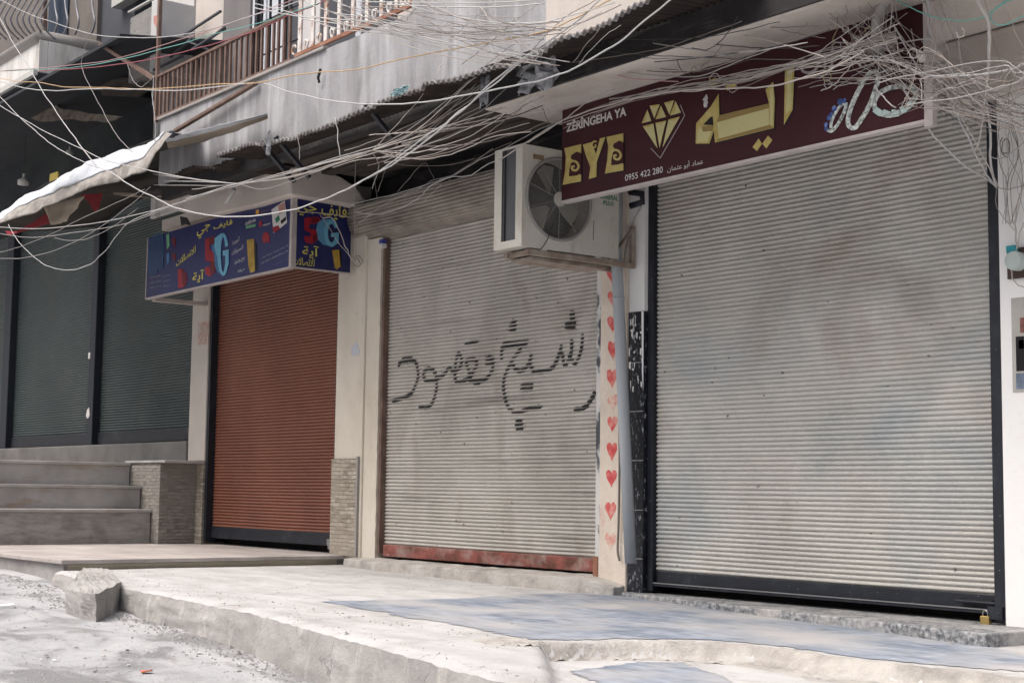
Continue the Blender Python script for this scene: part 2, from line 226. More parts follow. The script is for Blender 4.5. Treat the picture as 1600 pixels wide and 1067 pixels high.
cable_ms = {
    'white': plain('cable_white', (.48, .48, .48, 1), .55), 'grey': plain('cable_grey', (.33, .315, .31, 1), .6), 'beige': plain('cable_beige', (.46, .42, .39, 1), .6),
    'brown': plain('cable_brown', (.23, .195, .175, 1), .7), 'dark': plain('cable_dark', (.05, .045, .045, 1), .6), 'orange': plain('cable_orange', (.52, .36, .20, 1), .6),
    'teal': plain('cable_teal', (.16, .42, .38, 1), .5), 'pink': plain('cable_pink', (.44, .26, .27, 1), .6), 'red': plain('cable_red', (.36, .10, .13, 1), .6), 'yellow': plain('cable_yellow', (.28, .25, .13, 1), .6)}
scrap_ms = [plain('scrap_white', (.74, .74, .73, 1), .8), mat('scrap_plaster', (.52, .50, .47, 1), ns=20, rough=.95), plain('scrap_orange', (.62, .22, .13, 1), .8), plain('scrap_dark', (.10, .09, .09, 1), .9)]
rubble_m = mat('rubble_stone', (.60, .54, .45, 1), (.46, .40, .32, 1), ns=8, rough=.95, bump=.4)

# ------------------------------------------------------------------ mesh builder
class MB:
    def __init__(s): s.v = []; s.f = []
    def add(s, vs, fs):
        o = len(s.v); s.v += [Vector(p) for p in vs]; s.f += [tuple(i + o for i in f) for f in fs]; return s
    def box(s, x0, x1, y0, y1, z0, z1):
        return s.add([(x0, y0, z0), (x1, y0, z0), (x1, y1, z0), (x0, y1, z0), (x0, y0, z1), (x1, y0, z1), (x1, y1, z1), (x0, y1, z1)],
                     [(3, 2, 1, 0), (4, 5, 6, 7), (0, 1, 5, 4), (1, 2, 6, 5), (2, 3, 7, 6), (3, 0, 4, 7)])
    def quad(s, a, b, c, d): return s.add([a, b, c, d], [(0, 1, 2, 3)])
    def prism(s, pts, off):
        """planar outline pts pushed by vector off into a solid"""
        n = len(pts); tri = tessellate_polygon([[Vector(p) for p in pts]])
        off = Vector(off); vs = [Vector(p) for p in pts] + [Vector(p) + off for p in pts]
        fs = [tuple(t) for t in tri] + [tuple(i + n for i in reversed(t)) for t in tri] + [(i, (i + 1) % n, (i + 1) % n + n, i + n) for i in range(n)]
        return s.add(vs, fs)
    def tube(s, pts, r, n=6, caps=True, rr=None):
        pts = [Vector(p) for p in pts]; m = len(pts); vs = []; fs = []
        up = None
        for i, p in enumerate(pts):
            t = (pts[min(i + 1, m - 1)] - pts[max(i - 1, 0)])
            if t.length < 1e-9: t = Vector((0, 0, 1))
            t.normalize()
            if up is None: up = t.orthogonal().normalized()
            up = (up - t * up.dot(t));
            if up.length < 1e-6: up = t.orthogonal()
            up.normalize(); w = t.cross(up); rad = rr[i] if rr else r
            vs += [p + (up * math.cos(2 * math.pi * k / n) + w * math.sin(2 * math.pi * k / n)) * rad for k in range(n)]
        for i in range(m - 1):
            for k in range(n):
                a, b = i * n + k, i * n + (k + 1) % n; fs.append((a, b, b + n, a + n))
        if caps: fs += [tuple(reversed(range(n))), tuple(range((m - 1) * n, m * n))]
        return s.add(vs, fs)
    def bar(s, a, b, w, h=None):
        """rectangular bar from a to b"""
        a, b = Vector(a), Vector(b); h = h or w; t = (b - a).normalized()
        u = t.cross(Vector((0, 0, 1)));
        if u.length < .05: u = t.cross(Vector((1, 0, 0)))
        u.normalize(); v = u.cross(t)
        c = [u * w / 2 + v * h / 2, -u * w / 2 + v * h / 2, -u * w / 2 - v * h / 2, u * w / 2 - v * h / 2]
        return s.add([a + q for q in c] + [b + q for q in c], [(0, 1, 2, 3), (7, 6, 5, 4), (0, 4, 5, 1), (1, 5, 6, 2), (2, 6, 7, 3), (3, 7, 4, 0)])
    def disc(s, c, r, axis, n=32, thick=.01):
        c = Vector(c); a = Vector(axis).normalized(); u = a.orthogonal().normalized(); w = a.cross(u)
        return s.prism([c + (u * math.cos(2 * math.pi * k / n) + w * math.sin(2 * math.pi * k / n)) * r for k in range(n)], a * thick)
    def grid(s, fn, nu, nv):
        vs = [fn(i / nu, j / nv) for j in range(nv + 1) for i in range(nu + 1)]
        return s.add(vs, [(j * (nu + 1) + i, j * (nu + 1) + i + 1, (j + 1) * (nu + 1) + i + 1, (j + 1) * (nu + 1) + i) for j in range(nv) for i in range(nu)])
    def thick(s, fn, nu, nv, off):
        """grid sheet with a real thickness"""
        off = Vector(off)
        a = len(s.v); s.grid(fn, nu, nv); b = len(s.v); s.grid(lambda u, v: Vector(fn(u, v)) + off, nu, nv)
        ring = [i for i in range(nu + 1)] + [j * (nu + 1) + nu for j in range(1, nv + 1)] + [nv * (nu + 1) + i for i in range(nu - 1, -1, -1)] + [j * (nu + 1) for j in range(nv - 1, 0, -1)]
        for k in range(len(ring)):
            p, q = ring[k], ring[(k + 1) % len(ring)]; s.f.append((a + p, b + p, b + q, a + q))
        return s
    def data(s, name):
        me = bpy.data.meshes.new(name); me.from_pydata([tuple(p) for p in s.v], [], s.f); me.update()
        bm = bmesh.new(); bm.from_mesh(me); bmesh.ops.recalc_face_normals(bm, faces=bm.faces); bm.to_mesh(me); bm.free()
        return me
def rootof(o):
    while o.parent: o = o.parent
    return o
def obj(name, mb, m, parent=None, smooth=False, bevel=0.0, label=None):
    me = mb.data(name); me.materials.append(m)
    if smooth:
        for p in me.polygons: p.use_smooth = True
    o = bpy.data.objects.new(name, me); COL.objects.link(o)
    if bevel:
        b = o.modifiers.new('bevel', 'BEVEL'); b.width = bevel; b.segments = 2; b.limit_method = 'ANGLE'
    if parent is not None:
        o.parent = parent; o.matrix_parent_inverse = wmat(parent).inverted()
    if label: o['label'] = label
    return o
def wmat(o):
    m = Matrix.Translation(o.location)
    return (wmat(o.parent) @ o.matrix_parent_inverse @ m) if o.parent else m
def tag(o, label, cat, group=None, kind=None):
    if label: o['label'] = label
    if cat: o['category'] = cat
    if group: o['group'] = group
    if kind: o['kind'] = kind
    return o
def thing(name, label, cat, loc=(0, 0, 0), group=None):
    o = bpy.data.objects.new(name, None); o.empty_display_size = .1; COL.objects.link(o); o.location = loc
    return tag(o, label, cat, group)
def solo(name, mb, m, label, cat, group=None, smooth=False, bevel=0.0, kind=None):
    """a thing that is one mesh, with its origin at its own middle"""
    c = sum(mb.v, Vector()) / len(mb.v); mb.v = [p - c for p in mb.v]
    o = obj(name, mb, m, None, smooth, bevel); o.location = c
    return tag(o, label, cat, group, kind)
def struct(name, mb, m, smooth=False, bevel=0.0):
    o = obj(name, mb, m, None, smooth, bevel); o['kind'] = 'structure'; return o
def nz(x, y=0, z=0, s=1.0): return mnoise.noise(Vector((x * s, y * s, z * s)))

# ------------------------------------------------------------------ strokes, outlines and type on a plane
def zoomer(ox, oy, sc): return lambda p: (ox + p[0] / sc, oy + p[1] / sc)
def catmull(P, k=8):
    P = [Vector(p) for p in P]
    if len(P) < 3:
        return [P[0].lerp(P[-1], i / k) for i in range(k + 1)]
    out = []
    Q = [P[0] * 2 - P[1]] + P + [P[-1] * 2 - P[-2]]
    for i in range(1, len(Q) - 2):
        a, b, c, d = Q[i - 1], Q[i], Q[i + 1], Q[i + 2]
        for j in range(k):
            t = j / k
            out.append(.5 * ((2 * b) + (c - a) * t + (2 * a - 5 * b + 4 * c - d) * t * t + (3 * b - a - 3 * c + d) * t ** 3))
    out.append(P[-1]); return out
class Plane:
    """a sign face: u to the right, v up, n towards the viewer"""
    def __init__(s, axis, val): s.axis = axis; s.val = val
    def uv(s, px):
        p = at_y(px[0], px[1], s.val) if s.axis == 'y' else at_x(px[0], px[1], s.val)
        return Vector((p.x, p.z)) if s.axis == 'y' else Vector((p.y, p.z))
    def p3(s, uv, h=0.0): return Vector((uv[0], s.val - h, uv[1])) if s.axis == 'y' else Vector((s.val + h, uv[0], uv[1]))
    @property
    def n(s): return Vector((0, -1, 0)) if s.axis == 'y' else Vector((1, 0, 0))
def fill(mb, pl, pts, Z, h, t=.002): return mb.prism([pl.p3(pl.uv(Z(p)), h) for p in pts], pl.n * t)
def stroke(mb, pl, pts, Z, w, h, closed=False, k=8, t=.002):
    """a flat brush line of width w (zoom pixels) laid on the plane"""
    q = [Vector((p[0], p[1])) for p in pts]
    if closed: q = q + [q[0], q[1], q[2]]
    c = catmull(q, k)
    if closed: c = c[k:-k + 0 or None][:len(pts) * k + 1]
    L = []; Rr = []
    for i, p in enumerate(c):
        d = (c[min(i + 1, len(c) - 1)] - c[max(i - 1, 0)]); d = d.normalized() if d.length > 0 else Vector((1, 0)); nn = Vector((-d.y, d.x)) * w / 2
        L.append(pl.p3(pl.uv(Z(p + nn)), h)); Rr.append(pl.p3(pl.uv(Z(p - nn)), h))
    for i in range(len(c) - 1): mb.add([L[i], Rr[i], Rr[i + 1], L[i + 1], L[i] + pl.n * t, Rr[i] + pl.n * t, Rr[i + 1] + pl.n * t, L[i + 1] + pl.n * t], [(4, 5, 6, 7), (0, 1, 5, 4), (2, 3, 7, 6), (0, 4, 7, 3), (1, 2, 6, 5)])
    return mb
AR = {'ا': 0xFE8D, 'آ': 0xFE81, 'أ': 0xFE83, 'ب': 0xFE8F, 'ة': 0xFE93, 'ت': 0xFE95, 'ث': 0xFE99, 'ج': 0xFE9D, 'ح': 0xFEA1, 'خ': 0xFEA5, 'د': 0xFEA9, 'ذ': 0xFEAB, 'ر': 0xFEAD, 'ز': 0xFEAF,
      'س': 0xFEB1, 'ش': 0xFEB5, 'ص': 0xFEB9, 'ض': 0xFEBD, 'ط': 0xFEC1, 'ع': 0xFEC9, 'غ': 0xFECD, 'ف': 0xFED1, 'ق': 0xFED5, 'ك': 0xFED9, 'ل': 0xFEDD, 'م': 0xFEE1, 'ن': 0xFEE5, 'ه': 0xFEE9, 'و': 0xFEED, 'ي': 0xFEF1, 'ء': 0xFE80}
NOJOIN = set('اآأدذرزوةء')
def arabic(t):
    """contextual letter forms in drawing order, for a text object that neither shapes nor reverses"""
    out = []; i = 0
    t = t.replace('لا', '\u0001')
    for i, c in enumerate(t):
        if c not in AR and c != '\u0001': out.append(c); continue
        p = t[i - 1] if i else ' '; nx = t[i + 1] if i + 1 < len(t) else ' '
        jp = p in AR and p not in NOJOIN and c != 'ء'
        jn = (nx in AR or nx == '\u0001') and nx != 'ء' and c not in NOJOIN and c != '\u0001'
        if c == '\u0001': out.append(chr(0xFEFC if jp else 0xFEFB)); continue
        b = AR[c]
        if c == 'ء': out.append(chr(b))
        elif c in NOJOIN: out.append(chr(b + (1 if jp else 0)))
        else: out.append(chr(b + (3 if jp and jn else 1 if jp else 2 if jn else 0)))
    return ''.join(reversed(out))
def text(pl, body, a, b, h, m, parent, name='lettering', bold=0.0, tilt=0.0, t=.002):
    """type fitted between the pixels a (lower left) and b (upper right) of the plane"""
    cu = bpy.data.curves.new(name, 'FONT'); cu.body = body; cu.offset = bold; cu.resolution_u = 3; cu.fill_mode = 'FRONT'
    to = bpy.data.objects.new(name, cu); COL.objects.link(to)
    dg = bpy.context.evaluated_depsgraph_get(); me = bpy.data.meshes.new_from_object(to.evaluated_get(dg)); me.name = name
    bpy.data.objects.remove(to); bpy.data.curves.remove(cu)
    if not me.vertices: return None
    xs = [v.co.x for v in me.vertices]; ys = [v.co.y for v in me.vertices]
    x0, x1, y0, y1 = min(xs), max(xs), min(ys), max(ys)
    A, B = pl.uv(a), pl.uv(b); c = (A + B) / 2
    for v in me.vertices:
        u = A.x + (v.co.x - x0) / max(x1 - x0, 1e-6) * (B.x - A.x); w = A.y + (v.co.y - y0) / max(y1 - y0, 1e-6) * (B.y - A.y)
        w += (u - c.x) * math.tan(tilt)
        v.co = pl.p3((u, w), h)
    me.materials.append(m)
    o = bpy.data.objects.new(name, me); COL.objects.link(o); o.parent = parent; o.matrix_parent_inverse = wmat(parent).inverted()
    return o

# ================================================================== GROUND
def street_z(x, y):
    xx = max(-40, min(12, x)); return .62 - .045 * (xx + 13) + .016 * nz(x, y, 0, .9) + .008 * nz(x, y, 4, 3.1)
mb = MB(); xs = [-400, -120, -60, -40, -30, -24] + [-20 + i * .14 for i in range(int(19 / .14))] + [0, 6, 12, 40, 120, 400]
ys = [-400, -120, -50, -25, -16] + [-12 + i * .14 for i in range(int(9.6 / .14))] + [-2.2, 0, 20, 100, 400]
nx_ = len(xs); mb.add([(x, y, street_z(x, y)) for y in ys for x in xs], [(j * nx_ + i, j * nx_ + i + 1, (j + 1) * nx_ + i + 1, (j + 1) * nx_ + i) for j in range(len(ys) - 1) for i in range(nx_ - 1)])
struct('street', mb, street_m, True)

LIP = [(-14.2, -3.18), (-13.5, -3.26), (-12.4, -3.36), (-9.8, -3.46), (-7, -3.94), (-6, -4.08), (-3, -4.5), (2, -5.2)]
def lerp_tab(T, x):
    if x <= T[0][0]: return T[0][1]
    for (a, b), (c, d) in zip(T, T[1:]):
        if x <= c: return b + (d - b) * (x - a) / (c - a)
    return T[-1][1]
def base_z(x): return .800 - .0125 * (x + 13.6)
def onwalk(px, py):
    p = at_z(px, py, .78)
    for _ in range(4): p = at_z(px, py, base_z(p.x))
    return p
STEP = sorted([(p.x, p.y) for p in [onwalk(*q) for q in [(830, 1004), (900, 1006), (1000, 1004), (1100, 1006), (1200, 1013), (1330, 1033), (1450, 1046), (1600, 1062)]]])
XS0 = STEP[0][0]
def walk_z(x, y):
    z = base_z(x) + .005 * nz(x, y, 1, 1.3) + .002 * nz(x, y, 3, 9)
    d = (lerp_tab(STEP, x) + .03 * nz(x, y, 7, 4) + .015 * nz(x, y, 2, 14)) - y          # >0: beyond the broken step
    side = x - (XS0 + .10 + 1.35 * max(0, lerp_tab(STEP, XS0) - y) + .03 * nz(y, 0, 5, 6))
    k = max(0, min(1, d / .13)) * max(0, min(1, side / .09 + .3))
    return z - .085 * k * k * (3 - 2 * k)
def lipy(x): return lerp_tab(LIP, x) + .018 * nz(x, 0, 0, 2.7) + .014 * nz(x, 0, 3, 9)
X0, X1 = -14.19, 1.0
us = [X0 + (i / 330) * 11.2 for i in range(331)] + [X0 + 11.2 + (i + 1) * .5 for i in range(8)]
NV = 96
mb = MB()
def wpt(x, v):
    yl = lipy(x); y = .3 + (yl - .3) * v; z = walk_z(x, y)
    if v > .975: z -= (.02 + .018 * abs(nz(x, 0, 9, 5))) * ((v - .975) / .025) ** 2
    return (x, y, z)
nu = len(us); mb.add([wpt(x, j / NV) for j in range(NV + 1) for x in us], [(j * nu + i, j * nu + i + 1, (j + 1) * nu + i + 1, (j + 1) * nu + i) for j in range(NV) for i in range(nu - 1)])
struct('sidewalk', mb, walk_m, True)
mb = MB(); NK = 10
def kpt(x, v):
    p = wpt(x, 1.0); zb = street_z(x, p[1]) - .06
    return (x, p[1] - .0 - .012 * math.sin(v * 3.1) + .022 * nz(x, v * 2, 5, 4.5) * math.sin(min(1, v * 1.2) * 3.1) + .008 * nz(x, v * 3, 1, 19) - .05 * v, p[2] + (zb - p[2]) * v)
mb.add([kpt(x, j / NK) for j in range(NK + 1) for x in us], [(j * nu + i, j * nu + i + 1, (j + 1) * nu + i + 1, (j + 1) * nu + i) for j in range(NK) for i in range(nu - 1)])
# left end of the kerb
e = [kpt(us[0], j / NK) for j in range(NK + 1)]
struct('kerb', mb, kerb_m, True)
# blue-grey tiles: a sheet of its own 4 mm above the concrete
def inside(p, poly):
    c = False; j = len(poly) - 1
    for i in range(len(poly)):
        if (poly[i][1] > p[1]) != (poly[j][1] > p[1]) and p[0] < (poly[j][0] - poly[i][0]) * (p[1] - poly[i][1]) / (poly[j][1] - poly[i][1]) + poly[i][0]: c = not c
        j = i
    return c
def sheet(poly, step=.05, lift=.004):
    m = MB(); x0 = min(p[0] for p in poly); x1 = max(p[0] for p in poly); y0 = min(p[1] for p in poly); y1 = max(p[1] for p in poly)
    cells = {}
    def vid(i, j):
        if (i, j) not in cells:
            x, y = x0 + i * step, y0 + j * step; cells[(i, j)] = len(m.v); m.v.append(Vector((x, y, walk_z(x, y) + lift)))
        return cells[(i, j)]
    for i in range(int((x1 - x0) / step) + 1):
        for j in range(int((y1 - y0) / step) + 1):
            xx, yy = x0 + (i + .5) * step, y0 + (j + .5) * step
            if inside((xx + .05 * nz(xx, yy, 3, 3) + .03 * nz(xx, yy, 6, 11), yy + .05 * nz(xx, yy, 13, 3) + .035 * nz(xx, yy, 16, 11)), poly): m.f.append((vid(i, j), vid(i + 1, j), vid(i + 1, j + 1), vid(i, j + 1)))
    return m
TILE = [(p.x, p.y) for p in [onwalk(*q) for q in [(500, 940), (620, 938), (740, 934), (752, 931), (860, 927), (970, 928), (1100, 945), (1300, 972), (1540, 1005), (1640, 1040), (1600, 1050), (1450, 1038), (1330, 1026), (1200, 1007), (1100, 1000), (1000, 998), (900, 1000), (828, 1000), (700, 975), (600, 957)]]]
struct('tile_paving', sheet(TILE, .03), tile_m, True)
TILE2 = [(p.x, p.y) for p in [at_z(q[0], q[1], base_z(-6.6) - .085) for q in [(890, 1048), (1000, 1034), (1060, 1036), (1150, 1062), (1180, 1090), (1000, 1090)]]]
struct('lower_tile_paving', sheet(TILE2, .03), tile_m, True)
# broken block at the left end of the kerb
tops = [(102, 922, .765), (149, 927, .775), (190, 908, .815), (170, 890, .835), (130, 886, .835)]
T5 = [at_z(x, y, z) for x, y, z in tops]
mb = MB(); bm = bmesh.new()
for p in T5: bm.verts.new(p); bm.verts.new(Vector((p.x + .01, p.y + .015, .50)))
bmesh.ops.convex_hull(bm, input=bm.verts); bmesh.ops.subdivide_edges(bm, edges=bm.edges, cuts=11, use_grid_fill=True)
bmesh.ops.triangulate(bm, faces=bm.faces)
for v in bm.verts: v.co += Vector((nz(v.co.x, v.co.y, v.co.z, 6), nz(v.co.x + 9, v.co.y, v.co.z, 6), nz(v.co.x, v.co.y + 9, v.co.z, 6))) * .020 + Vector((nz(v.co.x, v.co.y, v.co.z, 23), nz(v.co.x + 9, v.co.y, v.co.z, 23), nz(v.co.x, v.co.y + 9, v.co.z, 23))) * .009
bm.verts.index_update(); mb.add([v.co.copy() for v in bm.verts], [tuple(v.index for v in f.verts) for f in bm.faces]); bm.free()
solo('concrete_block', mb, kerb_m, 'broken concrete lump leaning at the left end of the raised kerb', 'block')
# rough mortar along the broken step in the paving
BAND = [(x, lerp_tab(STEP, x) + (.10 + .05 * nz(x, 3, 0, 3))) for x in [XS0 - .25 + i * .1 for i in range(60)]]
BAND += [(x, lerp_tab(STEP, x) - (.26 + .08 * nz(x, 8, 0, 2))) for x, _ in BAND[::-1]]
mb = sheet(BAND, .03, .0)
for v in mb.v:
    ys_ = lerp_tab(STEP, v.x); f = max(0, min(1, (ys_ + .11 - v.y) / .06, (v.y - ys_ + .30) / .10)); f = f * f * (3 - 2 * f)
    v.z += -.004 + f * (.010 + .022 * nz(v.x, v.y, 3, 6) ** 2 + .012 * nz(v.x, v.y, 5, 17))
struct('mortar_edge', mb, mortar_m, True)

# platform in front of the brown shutter
mb = MB(); PZ = .905
mb.thick(lambda u, v: Vector((-40 + 25.82 * u, .3 - 3.43 * v + (.012 * nz(u * 26, 0, 2, 2) if v > .98 else 0), PZ - .004 * abs(nz(u * 26, v * 3, 0, 2)))), 90, 16, (0, 0, -.04))
struct('platform', mb, plat_m, bevel=.006)
mb = MB(); mb.box(-40, -14.235, -3.085, .29, .3, PZ - .043)
struct('platform_base', mb, kerb_m)
mb = MB(); mb.box(-14.234, -14.222, -3.05, -.1, .6, PZ - .046); struct('platform_riser', mb, yellow_stone_m)

# ================================================================== SHOP FRONTS
PITCH_S = .0372
def prof(z):
    t = (z / PITCH_S) % 1.0
    return .019 * max(0.0, math.sin(math.pi * max(0, min(1, (t - .13) / .82)))) ** .5
def curtain(x0, x1, y, z0, z1, bow=0.0):
    m = MB(); ts = [0, .13, .15, .21, .34, .54, .74, .87, .93, .95]
    zs = []; k = math.floor(z0 / PITCH_S)
    while k * PITCH_S < z1:
        zs += [(k + t) * PITCH_S for t in ts if z0 <= (k + t) * PITCH_S <= z1]; k += 1
    nxx = 14; rows = []
    for z in zs:
        kk = math.floor(z / PITCH_S)
        rows.append([(x0 + (x1 - x0) * i / nxx, y - prof(z) + .003 * nz(i * .6, kk * .8, 3) - bow * math.sin(math.pi * i / nxx), z + .0022 * nz(i * .5, kk * 1.7, 9) - .004 * math.sin(math.pi * i / nxx)) for i in range(nxx + 1)])
    m.add([p for r_ in rows for p in r_], [(j * (nxx + 1) + i, j * (nxx + 1) + i + 1, (j + 1) * (nxx + 1) + i + 1, (j + 1) * (nxx + 1) + i) for j in range(len(rows) - 1) for i in range(nxx)])
    return m

# ---- jewellery shop (right)
J = thing('shop_building', 'jewellery shop front with wide grey roller shutter in black rails under the maroon sign', 'shop', (-7.8, 0, .7))
mb = MB().box(-9.9, -1.5, .30, 7, .2, 9.0); obj('back_wall', mb, shade_black_m, J)
sh = obj('roller_shutter', curtain(-9.434, -6.107, .10, .955, 4.75), shut_r_m, J, True)
mb = MB().box(-9.505, -9.435, .04, .295, .80, 4.64); obj('guide_rail', mb, steel_dark_m, sh, bevel=.006)
mb = MB().box(-6.105, -6.012, -.02, .295, .80, 4.64); obj('guide_rail', mb, steel_dark_m, sh, bevel=.006)
mb = MB().box(-9.425, -6.11, .075, .11, .85, .965); mb.box(-9.425, -6.11, .04, .075, .845, .875); obj('bottom_bar', mb, steel_dark_m, sh, bevel=.004)
mb = MB().box(-9.42, -6.12, .033, .039, .868, .876); obj('bar_edge', mb, chrome_m, sh)
mb = MB().box(-6.42, -6.16, .028, .074, .905, .93); mb.tube([(-6.44, .03, .917), (-6.02, .03, .915)], .011, 8); mb.box(-6.14, -6.03, -.045, -.021, .82, .90); obj('lock_bolt', mb, steel_dark_m, sh)
mb = MB().prism([(-9.66, -.10, .66), (-7.77, -.37, .66), (-5.72, -.64, .66), (-5.72, .29, .66), (-9.66, .29, .66)], (0, 0, .125))
gm = mat('granite', (.20, .21, .22, 1), (.07, .075, .085, 1), (.42, .42, .42, 1), ns=30, rough=.7, bump=.2, pos=(.36, .5, .66), stain=(.44, .43, .42, 1), stain_ns=2.4, stain_pos=(.45, .7))
obj('threshold', mb, gm, J, bevel=.012)
mb = MB().box(-6.01, -2.0, -.04, .299, .5, 4.64)
obj('side_wall', mb, white_m, J, bevel=.01)
mb = MB().box(-6.3, -2.0, -.22, -.045, 4.22, 4.645); obj('lintel_beam', mb, soffit_m, J, bevel=.02)
# strip of black marble and white paint left of the rail
mb = MB().box(-9.70, -9.506, -.0, .295, .72, 3.12); pil = obj('marble_strip', mb, marble_m, J, bevel=.004)
for z in (1.06, 1.46, 1.87, 2.28, 2.69): obj('tile_joint', MB().box(-9.695, -9.508, -.003, -.0005, z, z + .005), white_line_m, pil)
mb = MB().box(-9.70, -9.506, .004, .295, 3.125, 4.64); obj('white_strip', mb, white_m, J)
# scraped plaster that still sticks to the marble
mb = MB()
for k in range(30):
    z = 3.10 - .75 * random.random() ** 1.6; x = -9.695 + random.random() * .165; w = random.uniform(.006, .022); hh = random.uniform(.015, .075)
    mb.prism([(x, -.0035, z), (x + w, -.0035, z + random.uniform(-.01, .01)), (x + w * random.uniform(.4, 1), -.0035, z - hh), (x - w * .2, -.0035, z - hh * .7)], (0, .002, 0))
mb.prism([(-9.535, -.004, 3.12), (-9.508, -.004, 3.12), (-9.508, -.004, 2.45), (-9.525, -.004, 2.6), (-9.53, -.004, 2.9)], (0, .002, 0))
obj('plaster_scraps', mb, white_m, pil)

# ---- shop with the graffiti (middle)
G = thing('shop_building', 'shop front with dirty grey roller shutter sprayed with black Arabic graffiti', 'shop', (-11.8, 0, .7))
mb = MB().box(-14.0, -9.905, .30, 7, .2, 9.0); obj('back_wall', mb, shade_black_m, G)
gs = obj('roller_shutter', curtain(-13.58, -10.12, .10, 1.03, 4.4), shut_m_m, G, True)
mb = MB().box(-13.58, -10.12, .065, .12, .918, 1.038); obj('bottom_bar', mb, rust_m, gs, bevel=.006)
mb = MB().box(-13.62, -13.582, .02, .295, .95, 4.25); obj('guide_rail', mb, rail_m, gs, bevel=.004)
mb = MB().box(-10.118, -10.045, .0, .295, .86, 4.2); obj('guide_rail', mb, frame_white_m, gs, bevel=.006)
mb = MB().box(-10.135, -10.07, -.01, .06, .86, 1.06); obj('rail_foot', mb, rust_bar_m, gs, bevel=.008)
# roll box over the curtain, made of the same slats, rounded
def hood(u, v):
    L = v * .50; a = .25 + L / .30; b = prof(L) * .8              # the rolled-up slats bulge out over the opening
    z = 4.24 + .30 * (math.cos(.25) - math.cos(a)) ; y = .10 - .30 * (math.sin(a) - math.sin(.25)) - b * math.sin(a * .9 + .4)
    return Vector((-14.13 + 4.24 * u, y + .006 * nz(u * 8, v * 4), z + .01 * nz(u * 5, v * 9, 4)))
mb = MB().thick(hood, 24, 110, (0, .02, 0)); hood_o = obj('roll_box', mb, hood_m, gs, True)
def yfront(z): return .10 - prof(z) - .0015
Z6, Z7 = zoomer(600, 480, 5.333), zoomer(770, 480, 5.333)
mb = MB()
def graf(pts, Z, w=22, k=10):
    c = catmull([Vector((p[0], p[1])) for p in pts], k) if len(pts) > 2 else catmull([Vector((p[0], p[1])) for p in pts], 14)
    pl = Plane('y', .092)
    P = [pl.uv(Z(q)) for q in c]; hw = w / 2 / 5.333 / 172 * 1.7
    dense = []
    for a, b in zip(P, P[1:]):
        n = max(1, int((b - a).length / .006)); dense += [a.lerp(b, i / n) for i in range(n)]
    dense.append(P[-1])
    for i in range(0, len(dense)):
        q = dense[i]; r1 = hw * (.85 + .3 * random.random())
        # a soft round dab: only the slat crests took the paint
        ring = []
        for sgn in (-1, 1): pass
        n = 3
        for zz in range(-n, n + 1):
            dz = zz / n * r1; z = q.y + dz; t = (z / PITCH_S) % 1.0
            if not .17 < t < .90: continue
            half = math.sqrt(max(0, r1 * r1 - dz * dz)) * 1.05 + .002; dh = r1 / n / 2
            a0, a1 = z - dh, z + dh
            mb.quad((q.x - half, yfront(a0), a0), (q.x + half, yfront(a0), a0), (q.x + half, yfront(a1), a1), (q.x - half, yfront(a1), a1))
for pts in [[(130, 490), (140, 465), (200, 455), (265, 455), (285, 510), (290, 580), (265, 660), (225, 725), (150, 760), (80, 780)],
            [(345, 605), (335, 560), (355, 520), (390, 510), (430, 545), (440, 590), (400, 610), (345, 605)], [(440, 600), (445, 660), (430, 740), (400, 810), (350, 840), (305, 825)],
            [(430, 605), (500, 565), (550, 510), (595, 555)], [(600, 560), (605, 450), (630, 385), (652, 440), (640, 500), (600, 545), (605, 615), (650, 620), (720, 580), (700, 500), (695, 445), (770, 440), (775, 490), (740, 560), (720, 605), (780, 615), (850, 600), (900, 540), (912, 480), (880, 400)],
            [(690, 305), (785, 285)], [(860, 430), (915, 425)], [(858, 465), (915, 462)], [(765, 645), (795, 643)], [(165, 430), (235, 428)]]: graf(pts, Z6)
for pts in [[(80, 440), (80, 380), (92, 335), (180, 325), (285, 318)], [(100, 305), (200, 300), (298, 288)], [(235, 355), (190, 410), (150, 480), (110, 560), (95, 640), (100, 720), (120, 800), (160, 860), (230, 872), (290, 850), (400, 828)],
            [(170, 480), (200, 520), (240, 530), (290, 495), (320, 430), (322, 395)], [(310, 465), (340, 525), (370, 540), (470, 525), (520, 480), (560, 390), (578, 325)], [(585, 390), (605, 480), (640, 440), (660, 380), (665, 285)], [(640, 400), (690, 468), (730, 400), (750, 310), (755, 240)],
            [(152, 150), (195, 150)], [(150, 185), (192, 185)], [(172, 118), (190, 118)], [(250, 655), (335, 650)], [(245, 688), (330, 680)], [(208, 945), (240, 943)], [(200, 975), (250, 970)], [(212, 1015), (250, 1010)], [(620, 135), (690, 130)], [(620, 170), (682, 165)], [(655, 55), (682, 50)], [(660, 90), (680, 90)],
            [(690, 850), (760, 840), (800, 805), (830, 760), (855, 715)]]: graf(pts, Z7)
obj('graffiti', mb, paint_black_m, gs, label='black spray painted Arabic writing')
mb = MB().thick(lambda u, v: Vector((-13.95 + 4.24 * u, -.26 + .25 * v + .10 * (2 * u - .9) ** 2 + .03 * nz(u * 9, v) + .012 * nz(u * 41, v * 2, 5), .905 - .03 * nz(u * 14, v * 2, 4) ** 2 - .04 * abs(nz(u * 11, 0, 8)) * (1 - v) - .02 * (1 - v) - .06 * max(0, (u - .9) / .1) ** 1.5)), 120, 8, (0, -.03, -.32))
obj('threshold', mb, mortar_m, G, bevel=.01)
